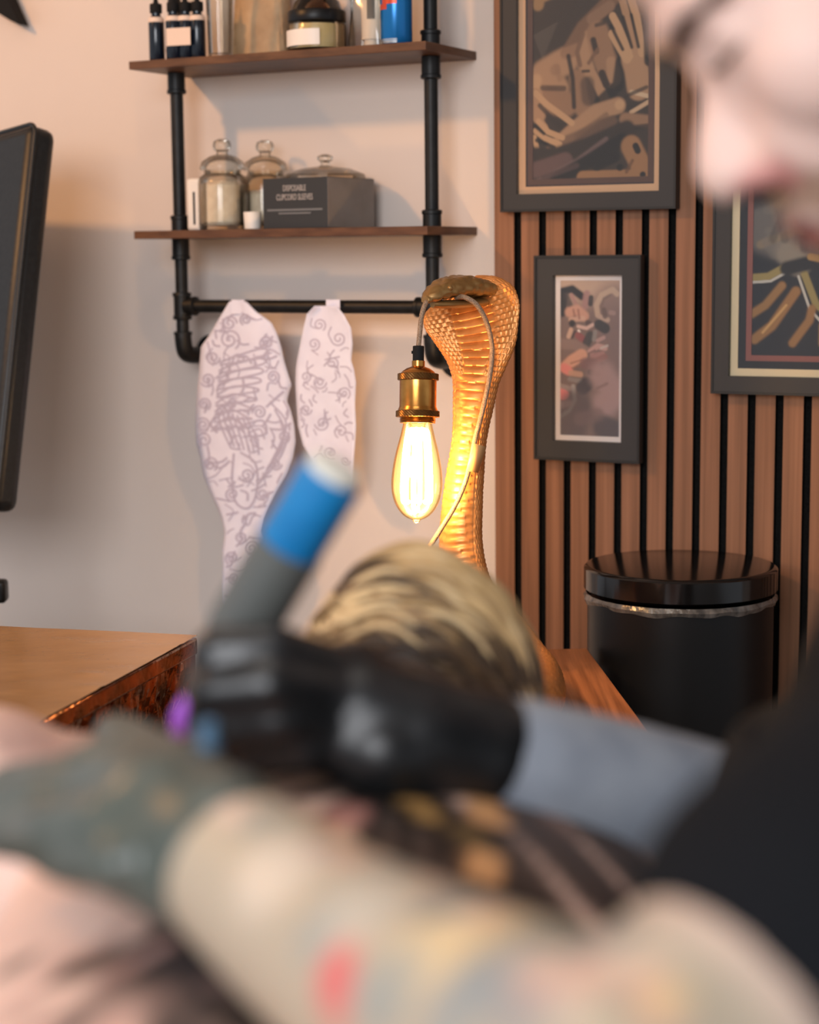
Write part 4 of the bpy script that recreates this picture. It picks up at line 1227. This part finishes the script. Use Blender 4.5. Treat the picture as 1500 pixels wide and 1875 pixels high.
pel, wst, chs, nkb = A(.43, .88, .70), A(.30, .88, .91), A(.35, .87, 1.07), A(.37, .865, 1.175)
shL, shR = A(.315, .675, 1.12), A(.37, 1.06, 1.12)
elL = at(1130, 2060, .53)
wrL = at(372, 1545, .74)
fL = [elL, at(1000, 1982, .565), at(760, 1830, .625), at(600, 1722, .672), at(480, 1626, .71), wrL]
rL = [.046, .048, .041, .0365, .034, .029]
wrR = at(862, 1372, .965)
elR = at(1560, 1560, 1.09)
fR = [elR, at(1330, 1520, 1.05), at(1150, 1466, 1.015), at(960, 1408, .98), wrR]
rR = [.046, .0445, .0415, .0362, .030]
# right hand (grips the machine), left hand (stretches the skin)
HRF = {'index': [(620, 1232, .945), (500, 1190, .915), (396, 1192, .915), (374, 1262, .94)],
       'middle': [(615, 1280, .935), (495, 1255, .905), (392, 1266, .91), (378, 1330, .935)],
       'ring': [(615, 1325, .935), (510, 1318, .91), (410, 1330, .915), (400, 1376, .93)],
       'little': [(630, 1375, .94), (550, 1375, .92), (485, 1385, .92), (465, 1405, .93)],
       'thumb': [(660, 1262, .985), (570, 1235, 1.0), (480, 1240, 1.01), (415, 1275, 1.005)]}
HRR = {'index': (.0125, .0115, .0105, .0092), 'middle': (.0128, .0118, .0108, .0095), 'ring': (.0122, .0112, .0102, .009), 'little': (.0108, .0098, .009, .008), 'thumb': (.0145, .0125, .0115, .0102)}
handR = {k: [at(*p) for p in v] for k, v in HRF.items()}
palmR = [([wrR, at(760, 1345, .95), at(660, 1300, .945)], (.030, .031, .026)), ([at(800, 1385, .955), at(700, 1375, .94), at(635, 1350, .94)], (.028, .027, .021)), ([at(760, 1330, .965), at(640, 1250, .955)], (.026, .021))]
HLF = {'index': [onz(225, 1385, 1.022), onz(130, 1432, 1.012), onz(60, 1438, 1.001), onz(15, 1440, .996)],
       'middle': [onz(205, 1440, 1.026), onz(90, 1462, 1.014), onz(10, 1478, 1.002), onz(-50, 1484, .996)],
       'ring': [onz(200, 1510, 1.024), onz(105, 1522, 1.012), onz(45, 1528, 1.001), onz(0, 1526, .996)],
       'little': [onz(225, 1580, 1.014), onz(155, 1578, 1.006), onz(110, 1568, 1.0), onz(85, 1556, .996)],
       'thumb': [onz(345, 1445, 1.02), onz(290, 1408, 1.014), onz(245, 1366, 1.006), onz(212, 1346, .999)]}
handL = HLF and {k: v for k, v in HLF.items()}
palmL = [([wrL, onz(300, 1500, 1.022), onz(225, 1450, 1.024)], (.029, .028, .021)), ([onz(340, 1465, 1.02), onz(250, 1405, 1.02)], (.022, .0185)), ([onz(320, 1570, 1.012), onz(235, 1560, 1.014)], (.024, .0175))]


def hand(mb, fingers, palm, extra=0.0):
    for pts, rs in palm: mb.chain(pts, [r + extra for r in rs])
    for k, pts in fingers.items():
        mb.chain(pts, [r + extra for r in HRR[k]], 14)


def torso(mb, e=0.0):
    mb.eloft([pel - A(0, 0, .08), pel, (pel + wst) / 2, wst, chs, (chs + nkb) / 2, nkb], (0, 1, 0), [.13 + e, .165 + e, .162 + e, .158 + e, .172 + e, .15 + e, .075 + e], [.11 + e, .125 + e, .14 + e, .148 + e, .125 + e, .1 + e, .065 + e], 44)
    mb.chain([shL + A(.02, .09, .02), shL], [.075 + e, .062 + e]); mb.chain([shR + A(.0, -.1, .02), shR], [.075 + e, .062 + e])


tb_ = MB()
torso(tb_)
tb_.chain([nkb, nkb * .45 + (HO - HU * .05 - HF * .02) * .55, HO - HU * .04 - HF * .03], [.065, .057, .056])
tb_.chain([shL, (shL + elL) / 2, elL], [.06, .05, .045]); tb_.chain(fL, rL)
tb_.chain([shR, (shR + elR) / 2, elR], [.06, .05, .045]); tb_.chain(fR, rR)
hand(tb_, handR, palmR); hand(tb_, handL, palmL)
for sgn in (-1, 1):
    tb_.chain([pel + A(0, sgn * .09, -.04), A(.36, .88 + sgn * .33, .60), A(.47, .88 + sgn * .36, .12), A(.30, .88 + sgn * .38, .045)], [.10, .065, .045, .036])
# head
hx = (HF, HS, HU)
tb_.ell(hl(-.012, .045, 0), (.098, .076, .082), hx)
tb_.ell(hl(.02, -.01, 0), (.072, .066, .095), hx)
tb_.ell(hl(.028, -.078, 0), (.056, .052, .05), hx)
tb_.ell(hl(.063, -.113, 0), (.026, .026, .018), hx); tb_.ell(hl(.064, -.075, 0), (.028, .034, .03), hx)           # chin
tb_.ell(hl(.07, .024, 0), (.028, .058, .014), hx)             # brow ridge
tb_.ell(hl(.062, .06, 0), (.034, .052, .04), hx)              # forehead
tb_.chain([hl(.071, .006, 0), hl(.086, -.016, 0), hl(.104, -.042, 0)], [.010, .0108, .0138])
tb_.ell(hl(.104, -.047, 0), (.0145, .0145, .0135), hx)        # nose tip
for s_ in (-1, 1):
    tb_.ell(hl(.088, -.055, s_ * .013), (.0145, .0095, .0105), hx)      # nostril wings
    tb_.ell(hl(.050, -.028, s_ * .040), (.034, .028, .034), hx); tb_.ell(hl(.070, -.05, s_ * .022), (.020, .020, .026), hx)         # cheeks
    tb_.ell(hl(.074, .003, s_ * .031), (.012, .014, .010), hx)         # closed eyelids
    tb_.ell(hl(-.008, -.012, s_ * .075), (.016, .008, .03), hx)        # ears
tb_.ell(hl(.083, -.082, 0), (.014, .022, .0075), hx)          # lips
tb_.ell(hl(.080, -.094, 0), (.013, .019, .0075), hx)
tme_ = fuse(tb_, .0045, 4)
P = coords(tme_)
GT = (128, 142, 140)
ink = []
for px, py, d, r, col, op in ((440, 1450, .70, .013, (232, 196, 176), .8), (480, 1470, .69, .012, GT, .5), (430, 1690, .70, .012, (120, 124, 132), .7), (570, 1515, .66, .007, (214, 120, 104), .8), (520, 1600, .66, .02, (206, 190, 172), .8), (640, 1640, .61, .02, (188, 180, 166), .7), (820, 1630, .57, .022, (216, 184, 130), .8), (760, 1720, .57, .02, (214, 190, 150), .7), (900, 1760, .54, .016, (124, 138, 146), .65), (700, 1800, .57, .016, (130, 142, 144), .65),
                              (1000, 1700, .53, .02, (222, 186, 164), .8), (960, 1840, .52, .014, (126, 136, 146), .6), (1080, 1760, .52, .02, (206, 184, 166), .8), (1180, 1800, .5, .02, (196, 178, 150), .8), (900, 1650, .55, .012, (224, 170, 140), .7), (1130, 1700, .52, .012, (176, 170, 140), .6), (600, 1720, .62, .012, (132, 142, 142), .5), (380, 1600, .72, .01, (150, 150, 140), .6), (830, 1840, .54, .014, (126, 140, 146), .6), (1250, 1840, .5, .02, (150, 138, 120), .6)):
    ink.append(([at(px, py, d)], r * .5, col, r * .9, op))
ri = random.Random(5)
for i in range(90):
    t = ri.random(); px, py = 420 + 800 * t + ri.uniform(-60, 60), 1470 + 330 * t + ri.uniform(-60, 240)
    d = .72 - .22 * t
    ink.append(([at(px, py, d), at(px + ri.uniform(-70, 70), py + ri.uniform(-50, 50), d)], ri.uniform(.002, .006), ri.choice(((112, 124, 126), (96, 108, 118), (206, 176, 126), (212, 160, 140), (220, 202, 180), (140, 140, 124))), .005, ri.uniform(.45, .8)))
ink.append(([at(520, 1710, .655), at(590, 1790, .635)], .0055, (216, 92, 100), .006, .85))
ink.append(([at(650, 1800, .60), at(700, 1890, .59)], .009, (212, 86, 92), .008, .85))
ink.append(([at(1010, 1860, .53), at(1060, 1920, .52)], .006, (206, 100, 96), .008, .6))
BR = (140, 108, 86)
stub = [([hl(.07, -.112, 0), hl(.02, -.085, .05), hl(-.01, -.045, .066)], .022, BR, .016, .8), ([hl(.07, -.112, 0), hl(.02, -.085, -.05)], .022, BR, .016, .8), ([hl(.09, -.072, -.022), hl(.092, -.071, 0), hl(.09, -.072, .022), hl(.07, -.085, .034)], .0065, BR, .008, .85), ([hl(.085, -.102, 0)], .012, BR, .01, .8),
        ([hl(.096, -.083, -.017), hl(.096, -.083, .017)], .003, (150, 88, 82), .003, .8), ([hl(.09, -.0885, -.02), hl(.094, -.0885, 0), hl(.09, -.0885, .02)], .0025, (84, 46, 44), .003, .9), ([hl(.092, -.094, -.014), hl(.092, -.094, .014)], .004, (166, 98, 90), .004, .8),
        ([hl(.1, -.058, .012), hl(.088, -.06, .022)], .004, (208, 128, 122), .010, .7), ([hl(.1, -.0635, .008), hl(.093, -.0645, .011)], .0045, (84, 46, 46), .004, .95), ([hl(.1, -.0635, -.008)], .0045, (84, 46, 46), .004, .95)]
C = paint(P, (228, 193, 179), stub)
fd_ = seg_dist(P, fL + [(shL + elL) / 2]) < .075
wf = np.clip((.075 - seg_dist(P, fL + [(shL + elL) / 2])) / .02, 0, 1)[:, None]
C = C * (1 - wf) + paint(P, (174, 160, 140), ink) * wf
set_colors(tme_, C)
TO = A(.43, .88, 0)
set_coords(tme_, P - TO)
tat = link('tattooist_person', tme_, M['skin'], None, TO)
tag(tat, 'person in a black shirt leaning in from the right, gloved hands holding a tattoo machine', 'person')


def cloth(name, mb, m, vox=.006, sm=4, lab=None):
    me = fuse(mb, vox, sm)
    set_coords(me, coords(me) - TO)
    o = link(name, me, m, tat, TO)
    if lab: o['label'] = lab
    return o


sh = MB(); torso(sh, .012)
sh.chain([shL, (shL + elL) / 2, shL * .28 + elL * .72], [.075, .068, .066]); sh.chain([shR, (shR + elR) / 2], [.074, .068])
sh.eloft([wst + A(-.02, 0, -.06), wst + A(-.022, 0, .0), wst + A(-.01, 0, .08)], (0, 1, 0), [.16, .17, .17], [.13, .15, .13])
cloth('shirt', sh, M['shirt'], .007, 5)
gR = MB(); hand(gR, handR, palmR, .0022); gR.chain([at(880, 1377, .967), wrR, at(800, 1360, .955)], [.034, .0335, .032])
cloth('glove', gR, M['glove_black'], .0035, 3, 'black glove gripping the machine')
gL = MB(); hand(gL, handL, palmL, .0022); gL.chain([at(405, 1568, .732), wrL], [.0345, .033])
cloth('glove', gL, M['glove_sheen'], .0035, 3, 'black glove with grey painted sheen pressing the skin')
ar = MB(); ar.chain([wrR * .8 + fR[3] * .2] + fR[3:0:-1] + [elR, (elR + shR) / 2], [.0325, .0385, .0438, .0468, .049, .057])
cloth('arm_sleeve', ar, M['sleeve'], .005, 3, 'blue grey forearm sleeve')
tr_ = MB().eloft([pel - A(0, 0, .1), pel, pel * .6 + wst * .4], (0, 1, 0), [.15, .18, .178], [.13, .14, .155])
for sgn in (-1, 1):
    tr_.chain([pel + A(0, sgn * .09, -.04), A(.36, .88 + sgn * .33, .60), A(.47, .88 + sgn * .36, .14)], [.112, .08, .06])
cloth('trousers', tr_, M['trousers'], .01, 4)
eb = MB()
for s_ in (-1, 1):
    eb.chain([hl(.094, .014, s_ * .012), hl(.088, .020, s_ * .032), hl(.074, .018, s_ * .052)], [.0035, .0042, .003], 10)
    eb.chain([hl(.090, -.004, s_ * .02), hl(.089, -.007, s_ * .032), hl(.078, -.004, s_ * .044)], [.0018, .002, .0015], 8)
cloth('eyebrows', eb, M['dark_hair'], .002, 1)
ha = MB().ell(hl(-.022, .055, 0), (.098, .083, .084), hx).ell(hl(-.06, .0, 0), (.06, .074, .08), hx)
cloth('hair', ha, M['dark_hair'], .006, 2)
for sgn in (-1, 1):
    sh_ = MB()
    a = A(.47, .88 + sgn * .36, .10); b = A(.28, .88 + sgn * .39, .045)
    sh_.chain([A(a[0] + .02, a[1], .045), (a + b) / 2 * A(1, 1, 0) + A(0, 0, .048), b], [.045, .046, .042])
    cloth('shoe', sh_, M['black'], .008, 3)
# stool
sto = thing('rolling_stool', 'round black rolling stool under the tattooist', 'stool', A(pel[0] + .02, pel[1], 0))
MB().lathe([(.14, .465), (.17, .47), (.175, .50), (.16, .525), (.001, .53)], A(pel[0] + .02, pel[1], 0), seg=44).build('seat', M['leather'], sto)
MB().lathe([(.03, .06), (.03, .466)], A(pel[0] + .02, pel[1], 0), seg=20).build('column', M['steel'], sto)
for k in range(5):
    a = 2 * PI * k / 5
    d = A(math.cos(a), math.sin(a), 0); b = A(pel[0] + .02, pel[1], 0)
    lg = MB().tube([b + A(0, 0, .08), b + d * .24 + A(0, 0, .06)], .014, 12).build('leg', M['steel'], sto)
    MB().ell(b + d * .24 + A(0, 0, .027), (.027, .027, .027)).build('castor', M['black'], lg)

# ------------------------------------------------------------------ tattoo machine
m_top = at(606, 872, .93); m_tip = at(322, 1350, .985)
md = m_tip - m_top; ML = np.linalg.norm(md); md /= ML
tm_ = thing('tattoo_machine', 'pen shaped tattoo machine with a bright blue wrapped end in the black gloved hand', 'tattoo machine', m_tip)
rp = .0172
MB().lathe([(rp * .55, -.002), (rp * .9, 0), (rp, .002), (rp, .043), (rp * .98, .044)], m_top, md, 48).build('blue_end', M['machine_blue'], tm_)
MB().lathe([(rp * .6, .0), (rp * .8, -.001), (rp * .85, -.006), (rp * .5, -.008)], m_top, md, 36).build('end_cap', M['clear_white'], tm_)
MB().lathe([(rp * .98, .0), (rp * 1.06, .001), (rp * 1.06, .052), (rp * .98, .06), (rp * .62, .070), (rp * .55, .082)], m_top + md * .0435, md, 48).build('machine_body', M['machine_black'], tm_)
MB().lathe([(.011, .0), (.012, .002), (.011, .012), (.0088, .015)], m_top + md * (ML - .042), md, 32).build('grip', M['machine_black'], tm_)
MB().lathe([(.0085, .0), (.0085, .014), (.0045, .024), (.0015, .028)], m_top + md * (ML - .026), md, 28).build('needle_cartridge', M['purple'], tm_)
ic = at(380, 1372, .79)
tag(MB().lathe([(.005, 0), (.0058, .001), (.0058, .002), (.0042, .003), (.0045, .012), (.0038, .012), (.0036, .004), (.001, .004)], ic, seg=28, cap=False).build('ink_cap', M['blue_cap'], None, loc=ic), 'tiny pale blue ink cup on the left glove beside the purple needle', 'ink cup')
